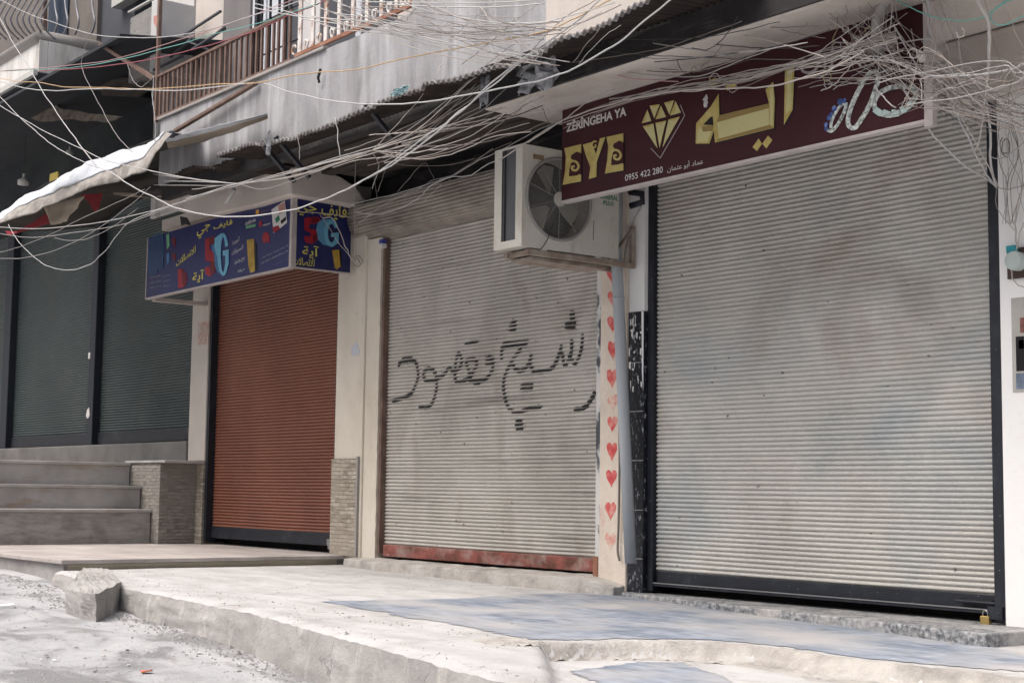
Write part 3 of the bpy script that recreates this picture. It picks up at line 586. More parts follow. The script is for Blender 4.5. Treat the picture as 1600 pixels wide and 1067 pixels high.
# heart pillar
mb = MB().box(-10.044, -9.701, -.02, .296, .70, 4.64); hp = obj('heart_pillar', mb, heart_wall_m, G, bevel=.012)
for (hx, hy, fade) in [(957, 427, 0), (956, 465, 0), (956, 503, 0), (957, 546, 0), (957, 589, 0), (957, 627, 1), (956, 662, 0), (957, 705, 0), (955, 747, 0), (955, 796, 0), (953, 844, 1)]:
    c = at_y(hx + random.uniform(-1.5, 1.5), hy + random.uniform(-2, 2), -.0225); pts = []; hs_ = random.uniform(1.1, 1.35); ht_ = random.uniform(1.15, 1.45)
    for k in range(26):
        a = 2 * math.pi * k / 26; x = 16 * math.sin(a) ** 3; y = 13 * math.cos(a) - 5 * math.cos(2 * a) - 2 * math.cos(3 * a) - math.cos(4 * a)
        pts.append((c.x + x * .0036 * hs_ * random.uniform(.92, 1.08), -.0225, c.z + y * .0040 * ht_ * random.uniform(.95, 1.05)))
    obj('heart', MB().prism(pts, (0, .002, 0)), heart_faded_m if fade else heart_m, hp, label='faded washed-out red heart' if fade else None)
# pillar between the brown and the grey shutter
mb = MB().box(-14.45, -13.88, -.03, .296, .88, 4.66); pp = obj('pillar', mb, cream_m, G, bevel=.015)
def edge(u, v):   # ragged plaster return beside the rail
    z = .86 + 3.40 * v; return Vector((-13.885 + (.265 + .012 * nz(0, z, 2, 6) + .012 * nz(1, z, 5, 17)) * u, -.005, z))
mb = MB().thick(edge, 6, 70, (0, .29, 0)); obj('plaster_return', mb, cream_m, pp)
mb = MB().box(-14.455, -13.94, -.055, -.031, .90, 1.93); obj('stone_cladding', mb, stone_m, pp, bevel=.004)
mb = MB().box(-13.938, -13.91, -.06, -.031, .90, 1.95); obj('cladding_edge', mb, cap_m, pp, bevel=.004)
# dark ceiling and boards above the roll box
mb = MB().box(-16.2, -9.86, -1.38, .295, 4.96, 5.02); obj('ceiling', mb, shade_black_m, G)
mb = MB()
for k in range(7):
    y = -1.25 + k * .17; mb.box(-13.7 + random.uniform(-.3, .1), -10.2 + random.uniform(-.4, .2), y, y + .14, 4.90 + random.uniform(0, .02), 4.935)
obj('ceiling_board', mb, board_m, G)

# ---- phone shop (brown shutter)
B = thing('shop_building', 'phone shop front with reddish brown roller shutter beneath the blue sign box', 'shop', (-16, 0, .9))
mb = MB().box(-18.0, -14.005, .30, 7, .2, 9.0); obj('back_wall', mb, shade_black_m, B)
bs_ = obj('roller_shutter', curtain(-17.53, -14.47, .10, 1.12, 4.62), shut_b_m, B, True)
mb = MB().box(-17.53, -14.50, .07, .115, .985, 1.125); obj('bottom_bar', mb, steel_dark_m, bs_, bevel=.006)
mb = MB().box(-17.585, -17.531, -.01, .295, .93, 4.62); obj('guide_rail', mb, steel_dark_m, bs_, bevel=.004)
mb = MB().box(-14.50, -14.452, .0, .295, .93, 4.62); obj('guide_rail', mb, steel_dark_m, bs_, bevel=.004)
mb = MB().box(-14.64, -14.56, .03, .068, .95, 1.02); mb.box(-14.70, -14.60, .05, .069, .99, 1.06); obj('lock_hasp', mb, chrome_m, bs_, bevel=.006)
mb = MB().box(-18.06, -17.586, -.03, .296, 1.935, 4.66); wc = obj('white_column', mb, pillar_white_m, B, bevel=.012)
wp = Plane('y', -.03); redtxt = mat('red_scrawl', (.50, .20, .17, 1), (.45, .26, .22, 1), ns=20)
text(wp, 'CUSTOM', (309, 525), (327, 502), .002, redtxt, wc, 'red_lettering'); text(wp, 'DHORT', (309, 540), (327, 522), .002, redtxt, wc, 'red_lettering')
mb = MB().box(-18.75, -17.79, -.52, .29, .88, 1.90); sw = obj('stone_wing', mb, stone_side_m, B, bevel=.01)
mb = MB().box(-18.80, -17.60, -.55, .0, 1.90, 1.932); obj('wing_cap', mb, step_m, B, bevel=.008)
mb = MB().box(-17.788, -17.60, -.035, .29, .88, 1.899); obj('stone_cladding', mb, stone_m, B, bevel=.006)
# concrete canopy over the blue sign, rounded at the corner
cpx = [(253, 281), (300, 281), (345, 277), (405, 267), (452, 257), (455, 304), (400, 321), (330, 336), (290, 333), (253, 324)]
mb = MB().prism([at_y(x, y, -.90) for x, y in cpx], (0, .30, 0)); obj('canopy_front', mb, soffit_m, B, bevel=.03)
XC = at_y(455, 304, -.90).x
mb = MB().prism([at_x(x, y, XC - .002) for x, y in [(454, 258), (500, 266), (532, 276), (556, 292), (572, 312), (566, 326), (545, 320), (500, 312), (455, 304)]], (-.3, 0, 0)); obj('canopy_side', mb, soffit_m, B, bevel=.02)
obj('canopy_soffit', MB().box(at_y(253, 320, -.6).x, XC - .32, -.59, .28, 4.80, 4.93), soffit_m, B)

# ---- dark shop and stairs on the left
D = thing('shop_building', 'shadowed shop front with two dark green roller shutters above the steps', 'shop', (-21.5, 0, 2))
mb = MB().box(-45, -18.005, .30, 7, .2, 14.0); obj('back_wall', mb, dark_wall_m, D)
mb = MB().box(-45, -18.07, -.05, .295, 1.2, 2.19); obj('sill', mb, cap_dark_m, D, bevel=.015)
for (a, b) in ((-24.80, -21.43), (-21.22, -18.12)):
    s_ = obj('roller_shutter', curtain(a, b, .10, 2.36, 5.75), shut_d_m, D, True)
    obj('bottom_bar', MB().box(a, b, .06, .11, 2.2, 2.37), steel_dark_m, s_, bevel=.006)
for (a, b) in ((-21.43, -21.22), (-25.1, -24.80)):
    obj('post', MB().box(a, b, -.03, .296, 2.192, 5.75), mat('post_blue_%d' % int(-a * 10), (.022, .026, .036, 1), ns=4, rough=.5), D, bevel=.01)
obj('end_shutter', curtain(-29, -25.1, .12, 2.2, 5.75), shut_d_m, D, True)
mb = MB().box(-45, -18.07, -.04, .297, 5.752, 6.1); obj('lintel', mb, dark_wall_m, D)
ws_ = thing('sticker', 'small white paper sticker on the dark post between the green shutters', 'sticker', (-21.3, -.04, 3.3))
p = at_y(139, 555, -.036); mb = MB().box(p.x - .03, p.x + .04, -.036, -.031, p.z - .05, p.z + .04); obj('paper', mb, white_print_m, ws_)
ws_ = thing('paper_scrap', 'torn white paper stuck low on the dark post between green shutters', 'paper', (-21.3, -.04, 2.6))
mb = MB().prism([at_y(*q, -.036) for q in [(136, 640), (139, 636), (140, 648), (137, 654), (134, 650)]], (0, .004, 0)); obj('paper', mb, white_print_m, ws_)

ST = thing('stone_steps', 'worn stone steps climbing left to the dark green shutters', 'steps', (-18.6, -2.5, .9))
YL = -6.0
risers = [(-18.0, .88, 1.285), (-18.33, 1.285, 1.575), (-18.68, 1.575, 1.865)]
for i, (x, z0, z1) in enumerate(risers):
    mb = MB().box(-19.4 if i < 2 else -45, x, YL, -.53, z0 + .001, z1); obj('riser', mb, riser_m if i == 0 else step_m, ST, bevel=.006)
    mb = MB().box(-19.4 if i < 2 else -45, x + .035, YL, -.525, z1 + .001, z1 + .04); obj('tread', mb, step_m, ST, bevel=.008)

# ================================================================== BALCONY AND UPPER FLOOR
BAL = thing('balcony', 'stained grey concrete balcony running above the corrugated awning', 'balcony', (-11, -1.4, 4.65))
YB = -1.5
mb = MB().box(-9.80, -1.5, YB + .02, .29, 4.65, 4.90); obj('slab', mb, soffit_m, BAL, bevel=.02)
xt = at_y(853, 60, YB).x
def par(x0, x1, z0, z1, nx2=40):
    m = MB(); m.thick(lambda u, v: Vector((x0 + (x1 - x0) * u, YB + .006 * nz(u * 8, v * 3, 2), z0 + (z1 - z0) * v + (.014 * nz(x0 + (x1 - x0) * u, 0, 4, 3) if v > .99 else 0))), nx2, 12, (0, .12, 0)); return m
obj('parapet', par(-15.95, -10.85, 4.97, 5.71), parapet_m, BAL)
obj('parapet', par(-10.849, xt, 4.92, 8.6), parapet_m, BAL)
obj('side_panel', par(xt + .001, -1.5, 4.92, 8.6), tan_panel_m, BAL)
mb = MB().box(-9.82, -1.5, YB - .004, YB + .018, 4.66, 5.0); mb.box(-15.9, -9.821, YB + .02, YB + .115, 4.80, 4.968); obj('shade_fascia', mb, shade_black_m, BAL)  # black strip: the shade below the awning is put into its colour
obj('coping', MB().box(-15.98, -12.3, YB - .03, YB + .14, 5.712, 5.745), cap_m, BAL, bevel=.008)
# brown railing
RL = thing('metal_railing', 'brown painted metal railing of plain upright bars on the grey balcony', 'railing', (-14.3, YB, 5.75))
yr = YB + .05; z0r, z1r = 5.79, 6.26
xa, xb = at_y(247, 150, yr).x, at_y(458, 70, yr).x
nb = 27
for i in range(nb):
    x = xa + (xb - xa) * (i + .5) / nb + random.uniform(-.012, .012); obj('upright_bar', MB().box(x - .015, x + .015, yr - .012, yr + .012, z0r, z1r), rail_m, RL)
obj('bottom_rail', MB().bar((xa, yr, z0r - .015), (xb, yr, z0r - .015), .05, .04), rail_m, RL)
obj('top_rail', MB().bar((xa, yr, z1r + .012), (xb, yr, z1r + .012), .045, .028), rail_m, RL)
obj('post', MB().box(xa - .055, xa - .012, yr - .02, yr + .02, 5.746, 7.6), rail_m, RL)
obj('post', MB().box(at_y(396, 60, yr).x - .03, at_y(396, 60, yr).x + .03, yr + .02, yr + .07, 5.746, 7.6), steel_dark_m, RL)
# tall thin black bars of the cage behind the railing
mb = MB()
for px in (410, 423, 437, 455): x = at_y(px, 50, yr + .06).x; mb.box(x - .011, x + .011, yr + .04, yr + .06, 5.746, 7.6)
for z in (6.0, 6.35, 6.7): mb.box(at_y(400, 50, yr).x, xb, yr + .062, yr + .074, z, z + .012)
CG = solo('window_cage', mb, steel_dark_m, 'thin black bar cage rising behind the brown railing', 'bars')
# white scrolled railing, rusty
WR = thing('ornate_railing', 'rusty white scrolled iron railing over the balcony parapet', 'railing', (-11.6, YB, 5.9))
yw = YB + .02
a, b = at_y(462, 82, yw), at_y(660, 8, yw); zb = (a.z + b.z) / 2
obj('bottom_rail', MB().bar((a.x, yw, zb), (b.x, yw, zb), .03, .035), rust_bar_m, WR)
obj('top_rail', MB().bar((a.x, yw, zb + .75), (b.x, yw, zb + .75), .03, .035), rust_bar_m, WR)
n = 9
for i in range(n):
    mb = MB()
    x = a.x + (b.x - a.x) * (i + .35) / n
    mb.box(x - .028, x + .028, yw - .010, yw + .010, zb + .018, zb + .732)
    obj('upright_bar', mb, rail_rust_m, WR)
    for sgn in (-1, 1):
        sc = MB(); c = (x + sgn * .105, zb + .075); pts = []
        for k in range(16):
            t = k / 15; ang = -math.pi / 2 + sgn * (t * 4.6); rr = .055 * (1 - .55 * t); pts.append((c[0] + rr * math.cos(ang), yw - .002, c[1] + rr * math.sin(ang)))
        sc.tube(pts, .011, 5); obj('scroll', sc, rail_rust_m, WR, True)
# upper wall with panels
UP = thing('upper_floor', 'upper storey wall of grey sheets and shutters behind the balcony railings', 'building wall', (-13, -.2, 5.0))
mb = MB().box(-17.2, -9.0, -.30, .299, 5.03, 12); obj('wall', mb, tan_panel_m, UP)
def pan(px0, px1, m, dy, z0=5.1, z1=9, name='wall_panel'):
    x0, x1 = at_y(px0, 60, -.3).x, at_y(px1, 60, -.3).x
    return obj(name, MB().box(x0, x1, -.30 - dy, -.302, z0, z1), m, UP, bevel=.01)
pale_grey_m = mat('pale_grey_sheet', (.62, .61, .61, 1), (.50, .49, .49, 1), ns=1.4, scale=(3, 1, .4), rough=.8, stain=(.16, .15, .15, 1), stain_scale=(4, 1, .3), stain_ns=1.5, stain_pos=(.62, .75))
mid_grey_m = mat('mid_grey_sheet', (.22, .21, .215, 1), (.16, .155, .16, 1), ns=1.4, scale=(3, 1, .4), rough=.8)
pan(250, 307, pale_grey_m, .05); pan(307.5, 352, tan_panel_m, .03); pan(352.5, 395, mid_grey_m, .045)
pan(399, 420, pale_panel_m, .05); pan(421, 447, pale_panel_m, .04); pan(448, 452, shade_black_m, .06, name='door_gap'); pan(453, 470, dgrey_metal_m, .04)
pan(470.5, 505, pale_grey_m, .05); pan(506, 560, dgrey_metal_m, .03, name='window_glass'); pan(561, 570, pale_panel_m, .05); pan(571, 620, dgrey_metal_m, .03, name='window_glass')
# clutter under the pale wall: broken awning frame behind the railing
mb = MB()
for (p, q) in [((288, 55), (345, 18)), ((266, 90), (300, 60)), ((300, 78), (352, 45)), ((240, 110), (286, 88)), ((330, 60), (352, 42)), ((296, 66), (330, 80))]:
    mb.bar(at_y(*p, -1.0), at_y(*q, -.9), .03, .02)
solo('broken_frame', mb, dgrey_metal_m, 'broken dark metal frame tangled behind the brown railing', 'frame')
mb = MB().box(-17.0, -13.0, -1.3, -.32, 5.03, 5.10); obj('floor_edge', mb, shade_black_m, UP)

# ================================================================== CORRUGATED AWNING
AW = thing('corrugated_awning', 'long rusty corrugated metal awning with ragged pale edge under the balcony', 'awning', (-10.5, -1.8, 4.9))
edge_px = [(340, 242), (375, 232), (440, 219), (510, 200), (560, 175), (585, 161), (640, 142), (700, 128), (750, 113), (800, 98), (850, 78), (900, 56), (950, 30), (1000, 6), (1050, -18), (1110, -46)]
EP = [at_y(x, y, -2.0) for x, y in edge_px]
ETAB = [(p.x, p.z) for p in EP]
def awn(u, v):
    x = EP[0].x + (EP[-1].x - EP[0].x) * u; ze = lerp_tab(ETAB, x) + .034 * nz(x, 0, 0, 1.9) + .012 * nz(x, 0, 7, 8) + .022 * nz(round(x / .816) * 1.37, 3, 5)
    w = .013 * math.sin(x * 2 * math.pi / .068)
    yy = -2.0 + (.05 * nz(x, 1, 0, 2.3) + .03 * nz(round(x / .204), 5, 0, 1.7)) * (1 - v) + (YB - .006 + 2.0) * v
    return Vector((x, yy, ze + (4.865 - ze) * v + w))
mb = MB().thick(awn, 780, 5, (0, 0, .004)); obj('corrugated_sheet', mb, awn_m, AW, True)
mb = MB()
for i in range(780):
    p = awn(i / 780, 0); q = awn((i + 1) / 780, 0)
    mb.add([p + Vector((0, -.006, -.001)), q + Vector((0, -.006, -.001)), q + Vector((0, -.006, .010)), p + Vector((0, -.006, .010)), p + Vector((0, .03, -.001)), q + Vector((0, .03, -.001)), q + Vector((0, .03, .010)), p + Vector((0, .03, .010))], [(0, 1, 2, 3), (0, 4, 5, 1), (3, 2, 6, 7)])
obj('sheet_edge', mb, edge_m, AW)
for px in (412, 435, 575):
    t = at_y(px, 215, -1.85); obj('bracket', MB().bar((t.x, -1.88, 4.86), (t.x + .02, -1.52, 4.52), .05, .03), steel_dark_m, AW)
mb = MB(); lo = [(268, 277), (285, 266), (300, 261), (320, 262), (335, 264), (352, 250)]; L0 = [at_y(x, y, -1.7) for x, y in lo]; LT = [(p.x, p.z) for p in L0]
mb.thick(lambda u, v: Vector((L0[0].x + (L0[-1].x - L0[0].x) * u, -1.7 + .8 * v, lerp_tab(LT, L0[0].x + (L0[-1].x - L0[0].x) * u) + .05 * v + .012 * math.sin(u * 2 * math.pi * 16))), 130, 4, (0, 0, .004))
solo('torn_metal_sheet', mb, awn_m, 'curled torn piece of corrugated sheet at the left end of the awning', 'metal sheet', smooth=True)
# rod across the parapet
mb = MB().tube([at_y(501, 108, YB - .05), at_y(497, 122, YB - .05), at_y(499, 130, YB - .03)], .014, 6); solo('iron_rod', mb, steel_dark_m, 'short dark iron stub sticking out of the grey parapet', 'rod')
mb = MB().bar(at_y(274, 205, YB - .1), at_y(400, 130, YB - .05), .05, .03); solo('roof_batten', mb, rail_m, 'slanting brown batten across the left end of the grey parapet', 'batten')

# crumpled foil and plastic on the awning edges
plastic_m = mat('grey_plastic', (.30, .31, .33, 1), (.12, .12, .13, 1), (.46, .47, .49, 1), ns=12, rough=.5)
def crumple(px, py, Y, sx, sz, m, label, name='plastic_scrap', seed=0):
    c = at_y(px, py, Y); mb = MB()
    mb.thick(lambda u, v: c + Vector(((u - .5) * sx * (1 + .7 * nz(v * 5, 2, seed)) + .3 * sx * nz(u * 4, v * 4, seed), .5 * min(sx, sz) * nz(u * 5, v * 5, seed + 4) - .03, (v - .5) * sz * (1 + .7 * nz(u * 7, 0, seed)) + .3 * sz * nz(u * 6, v * 5, seed + 9))), 14, 10, (0, .004, .003))
    return solo(name, mb, m, label, 'plastic')
crumple(842, 118, -1.75, .42, .22, plastic_m, 'crumpled silvery plastic caught under the awning near the soffit corner', seed=1)
crumple(762, 142, -1.78, .10, .20, plastic_m, 'small grey plastic rag hanging under the awning above the roll box', seed=3)
crumple(630, 143, -2.02, .22, .05, mat('pale_teal', (.30, .45, .48, 1)), 'little pale teal plastic scrap on the awning edge', seed=5)
crumple(424, 226, -2.03, .06, .20, plastic_m, 'shredded white plastic strip hanging from the awning edge', seed=8)
crumple(1107, 160, -1.2, .03, .06, white_print_m, 'tiny torn white paper hanging over the gold lettering', 'paper_scrap', seed=11)

# ================================================================== MAROON SIGN
YS = -1.0
SG = thing('shop_sign', 'long maroon jewellery sign with gold lettering and diamond emblem', 'sign', (-7.6, YS, 3.9))
xl, xr = at_y(878, 245, YS).x, at_y(1449, 100, YS).x
obj('panel', MB().box(xl, xr, YS, YS + .06, 3.912, 4.645), maroon_m, SG)
obj('edge_trim', MB().box(xl, xr, YS - .006, YS + .062, 3.893, 3.9115), sign_edge_m, SG)
obj('edge_post', MB().box(xr - .02, xr + .045, YS - .014, YS + .03, 3.86, 4.645), sign_edge_m, SG, bevel=.004)
pl = Plane('y', YS); Z3, Z4, Z5 = zoomer(870, 150, 6.275), zoomer(1060, 90, 5.615), zoomer(1240, 60, 6.668)
text(pl, 'ZÊRÎNGEHA YA', (885, 207.5), (979, 163.5), .002, white_print_m, SG, bold=.03)
E1 = [(78, 515), (242, 475), (240, 562), (222, 545), (160, 560), (240, 560), (240, 838), (62, 874), (86, 740), (94, 600)]
def letter_E(off, sh=None):
    O = lambda p: Z3((p[0] + off[0], p[1] + off[1] - (p[0] - 78) * off[2]))
    g = MB(); fill(g, pl, [(78, 515), (242, 475), (242, 838), (62, 874), (86, 740), (94, 600)], O, .003)
    k = MB(); fill(k, pl, [(86, 520), (254, 480), (254, 846), (62, 884), (74, 872), (100, 600)], O, .0005)
    d = MB(); fill(d, pl, [(152, 580), (205, 548), (246, 566), (246, 772), (222, 770), (200, 782), (126, 790), (130, 720), (142, 680), (134, 640)], O, .0055)
    fill(g, pl, [(136, 600), (160, 626), (150, 650), (134, 690)], O, .0078)
    stroke(g, pl, [(134, 660), (165, 640), (205, 655), (222, 695), (200, 730), (166, 728), (158, 700), (182, 690)], O, 21, .008)
    return g, k, d
for off in ((0, 0, 0), (414, -110, -.02)):
    g, k, d = letter_E(off); obj('letter_shadow', k, black_print_m, SG); obj('gold_letter', g, gold_m, SG); obj('letter_inset', d, maroon_m, SG)
g = MB(); fill(g, pl, [(258, 480), (345, 455), (388, 575), (428, 420), (480, 405), (395, 650), (392, 795), (318, 815), (334, 700), (292, 590)], Z3, .003)
stroke(g, pl, [(398, 452), (372, 448), (350, 475), (362, 508), (386, 500), (382, 478)], Z3, 15, .0052); obj('gold_letter', g, gold_m, SG)
k = MB(); fill(k, pl, [(268, 484), (352, 458), (392, 575), (434, 424), (490, 408), (404, 655), (402, 802), (318, 825), (338, 700), (300, 590)], Z3, .0005); obj('letter_shadow', k, black_print_m, SG)
g = MB()
for t in [((893, 140), (838, 270), (930, 248)), ((915, 100), (1012, 85), (960, 220)), ((1025, 100), (975, 232), (1075, 208)), ((1058, 70), (1152, 45), (1108, 185)), ((1168, 55), (1115, 195), (1222, 165)),
          ((848, 300), (950, 275), (990, 515)), ((972, 268), (1075, 245), (1012, 510)), ((1100, 235), (1208, 208), (1042, 505))]: fill(g, pl, t, Z3, .003)
dm = obj('diamond_emblem', g, gold_light_m, SG)
g = MB()
for t in [((893, 140), (838, 270), (872, 245)), ((915, 100), (1012, 85), (962, 118)), ((1025, 100), (975, 232), (1012, 205)), ((1058, 70), (1152, 45), (1104, 85)), ((1168, 55), (1115, 195), (1160, 160)), ((848, 300), (950, 275), (905, 310)), ((972, 268), (1075, 245), (1025, 280)), ((1100, 235), (1208, 208), (1150, 250))]: fill(g, pl, t, Z3, .0055)
obj('facet_shade', g, gold_m, dm)
g = MB()
for a_, b_ in [((1215, 90), (1258, 195)), ((1258, 195), (1018, 612)), ((1018, 612), (925, 515))]: stroke(g, pl, [a_, b_], Z3, 7, .003)
obj('diamond_outline', g, grey_print_m, SG)
text(pl, '0955 422 280', (977, 283.5), (1036, 260), .003, white_print_m, SG, bold=.004)
text(pl, arabic('عماد أبو عثمان'), (1043, 271), (1099, 246), .003, white_print_m, SG)
AL = [(940, 95), (1022, 75), (1005, 460), (930, 592)]
BODY = [(160, 580), (290, 430), (358, 320), (362, 510), (800, 405), (768, 285), (835, 215), (850, 370), (840, 620), (325, 748), (315, 640), (275, 757), (155, 757)]
g = MB(); fill(g, pl, AL, Z4, .003); fill(g, pl, BODY, Z4, .003)
for t in [((655, 788), (708, 713), (738, 760), (692, 822)), ((740, 758), (790, 688), (828, 725), (775, 800)), ((245, 215), (330, 180), (368, 230), (285, 252)), ((420, 250), (515, 180), (505, 265), (430, 292))]: fill(g, pl, t, Z4, .003)
ay = obj('gold_letters', g, gold_m, SG)
k = MB(); fill(k, pl, [(p[0] + 10, p[1] + 8) for p in AL], Z4, .0005); fill(k, pl, [(p[0] + 8, p[1] + 9) for p in BODY], Z4, .0005)
obj('letter_shadow', k, black_print_m, SG)
g = MB(); fill(g, pl, [(225, 592), (285, 528), (306, 520), (312, 596)], Z4, .0055); obj('letter_inset', g, black_print_m, ay)
g = MB(); fill(g, pl, [(345, 572), (800, 448), (806, 592), (362, 715)], Z4, .0055); fill(g, pl, [(962, 110), (1006, 100), (990, 430), (950, 500)], Z4, .0055)
fill(g, pl, [(175, 650), (215, 600), (300, 640), (262, 740), (172, 742)], Z4, .0055); fill(g, pl, [(808, 300), (838, 260), (845, 380), (832, 600), (812, 592)], Z4, .0058); obj('letter_face', g, gold_light_m, ay)
g = MB(); fill(g, pl, [(362, 512), (800, 407), (802, 446), (342, 570)], Z4, .0056); fill(g, pl, [(330, 742), (838, 618), (806, 594), (358, 716)], Z4, .0056); fill(g, pl, [(208, 610), (312, 598), (300, 648), (222, 655)], Z4, .006); obj('letter_shade', g, gold_dark_m, ay)
g = MB()
for pts, w in [([(85, 305), (108, 350), (180, 358), (250, 305), (275, 150)], 27), ([(330, 160), (332, 322)], 24), ([(405, 120), (398, 320), (360, 348)], 25), ([(430, 240), (480, 195), (530, 220), (560, 180), (520, 165)], 25), ([(640, 85), (690, 95), (715, 140)], 24), ([(770, 170), (838, 128)], 22), ([(690, 250), (700, 300)], 26), ([(760, 45), (820, 25), (885, 55), (900, 110)], 26), ([(965, -10), (962, 110), (1010, 100), (1060, 50), (1050, -10), (1000, -20)], 26), ([(560, 215), (640, 250), (700, 245)], 22)]:
    g = MB(); stroke(g, pl, pts, Z5, w, .003); obj('white_script', g, grey_print_m, SG)
g = MB(); stroke(g, pl, [(345, 950), (400, 968), (470, 890), (540, 750), (550, 670)], Z5, 34, .003); stroke(g, pl, [(395, 940), (400, 870), (440, 780), (500, 700), (545, 680)], Z5, 30, .0032); obj('printed_ring', g, silver_m, SG)
g = MB()
for (x, y, r_) in [(345, 905, 28), (375, 830, 30), (430, 735, 32), (490, 665, 34), (535, 655, 26), (345, 945, 20), (400, 790, 20)]:
    c = pl.uv(Z5((x, y))); g.disc(pl.p3(c, .0055), r_ / 6.668 / 235, pl.n, 10, .002)
obj('printed_gem', g, gem_m, SG)
g = MB(); stroke(g, pl, [(575, 900), (590, 760), (670, 570), (760, 410), (830, 350), (885, 385), (872, 490), (800, 690), (720, 830), (640, 935)], Z5, 48, .003, closed=True); obj('printed_bracelet', g, silver_m, SG)
g = MB(); stroke(g, pl, [(845, 680), (900, 575), (1030, 515), (1160, 505), (1270, 545), (1280, 610), (1225, 690), (1120, 775), (990, 805), (880, 765)], Z5, 52, .0045, closed=True); obj('printed_bracelet', g, silver_m, SG)
g = MB()
for x0, y0, x1, y1 in [(850, 740, 920, 790), (935, 775, 1010, 800), (1028, 780, 1105, 785), (1122, 755, 1180, 735), (1195, 715, 1240, 680)]: stroke(g, pl, [(x0, y0), (x1, y1)], Z5, 68, .0068)
obj('printed_stone', g, turq_m, SG)

# ================================================================== BLUE PHONE SIGN
BS = thing('shop_sign', 'blue two sided phone shop sign with red and cyan 5G', 'sign', (-15.9, -.8, 3.92))
YF = -.80; XR = at_y(455, 418, YF).x; xl = at_y(230, 420, YF).x
zt, zb_ = 4.675, 3.925
obj('front_panel', MB().box(xl, XR - .045, YF, YF + .05, zb_, zt), blue_m, BS)
obj('side_panel', MB().box(XR - .05, XR, YF + .052, at_x(547, 427, XR).y, zb_, zt), blue_m, BS)
mb = MB().box(XR - .044, XR + .006, YF - .008, YF + .0515, zb_ - .01, zt + .01); obj('corner_post', mb, sign_edge_m, BS, bevel=.003)
mb = MB().box(xl, XR - .045, YF - .006, YF + .05, zb_ - .02, zb_ - .001); mb.box(xl - .02, xl - .001, YF - .006, YF + .05, zb_ - .02, zt); mb.box(XR - .05, XR + .004, YF + .052, at_x(547, 427, XR).y, zb_ - .014, zb_ - .001); obj('edge_trim', mb, sign_edge_m, BS)
mb = MB().box(-17.72, -17.62, YF + .06, -.035, zb_ - .045, zb_ - .0); obj('support_arm', mb, pillar_white_m, BS)
pf = Plane('y', YF); ps = Plane('x', XR); Z1, Z2 = zoomer(220, 300, 5.928), zoomer(380, 300, 5.928)
def T(plane, Z, body, x0, y0, x1, y1, m, bold=0.0, tilt=0.0): return text(plane, body, Z((x0, y1)), Z((x1, y0)), .003, m, BS, bold=bold, tilt=tilt)
T(pf, Z1, arabic('فايف'), 675, 250, 852, 360, yellow_m, .012); T(pf, Z1, arabic('جي'), 520, 300, 645, 430, yellow_m, .012, .12)
T(pf, Z1, arabic('للاتصالات'), 330, 540, 510, 650, yellow_m, .012, .22); T(pf, Z1, arabic('آية'), 480, 715, 590, 850, yellow_m, .012)
T(pf, Z1, arabic('أجهزة'), 850, 420, 915, 490, white_print_m, .006, .15); T(pf, Z1, arabic('اكسسوارات'), 845, 500, 950, 580, white_print_m, .006, .15); T(pf, Z1, arabic('بيع وشراء'), 865, 600, 965, 675, white_print_m, .006, .15); T(pf, Z1, arabic('صيانة'), 900, 700, 965, 750, white_print_m, .006, .1)
for k, (num, wd) in enumerate([('0931 476 383', 'سيريتل'), ('0983 760 904', 'موبايل'), ('0957 712 116', 'صيانة')]):
    T(pf, Z1, num, 88, 772 + k * 47, 188, 800 + k * 47, white_print_m, .004); T(pf, Z1, arabic(wd), 205, 758 + k * 47, 275, 790 + k * 47, grey_print_m, .004)
FIVE = [(598, 440), (690, 408), (700, 470), (640, 490), (640, 540), (690, 540), (700, 660), (690, 745), (640, 785), (600, 760), (600, 690), (640, 700), (645, 640), (600, 640)]
g = MB(); fill(g, pf, FIVE, Z1, .003); five = obj('red_numeral', g, red_print_m, BS)
g = MB(); fill(g, pf, [(640, 430), (690, 412), (700, 470), (640, 492)], Z1, .0055); fill(g, pf, [(642, 640), (690, 650), (690, 740), (650, 770)], Z1, .0055); obj('numeral_shade', g, red_dark_m, five)
def ring_part(cx, cy, rx, ry, a0, a1, w, n=26):
    o_ = []; i_ = []
    for k in range(n + 1):
        a = R(a0 + (a1 - a0) * k / n); o_.append((cx + rx * math.cos(a), cy - ry * math.sin(a))); i_.append((cx + (rx - w) * math.cos(a), cy - (ry - w * 1.2) * math.sin(a)))
    return o_ + i_[::-1]
g = MB(); fill(g, pf, [(700, 420), (740, 385), (745, 600), (760, 760), (715, 745), (690, 690), (680, 560)], Z1, .0035); fill(g, pf, [(662, 500), (715, 455), (715, 590), (668, 555)], Z1, .006); gl = obj('letter_depth', g, cyan_dark_m, BS)
g = MB(); fill(g, pf, ring_part(768, 580, 52, 198, 25, 335, 30), Z1, .0062); fill(g, pf, [(765, 545), (820, 535), (820, 680), (788, 680), (788, 590), (765, 592)], Z1, .0064); fill(g, pf, [(690, 430), (750, 385), (770, 385), (742, 440), (735, 560), (742, 680), (700, 560), (688, 520)], Z1, .0063); obj('cyan_letter', g, cyan_m, BS)
g = MB(); fill(g, pf, [(985, 445), (1050, 435), (1060, 735), (1020, 750), (1000, 690)], Z1, .003); obj('printed_phone', g, phone_gold_m, BS)
g = MB(); fill(g, pf, [(1052, 455), (1075, 480), (1080, 720), (1063, 735)], Z1, .003); obj('phone_edge', g, black_print_m, BS)
g = MB(); fill(g, pf, [(82, 450), (130, 430), (130, 405), (205, 385), (205, 700), (155, 712), (150, 745), (85, 762)], Z1, .003); obj('printed_phone', g, navy_m, BS)
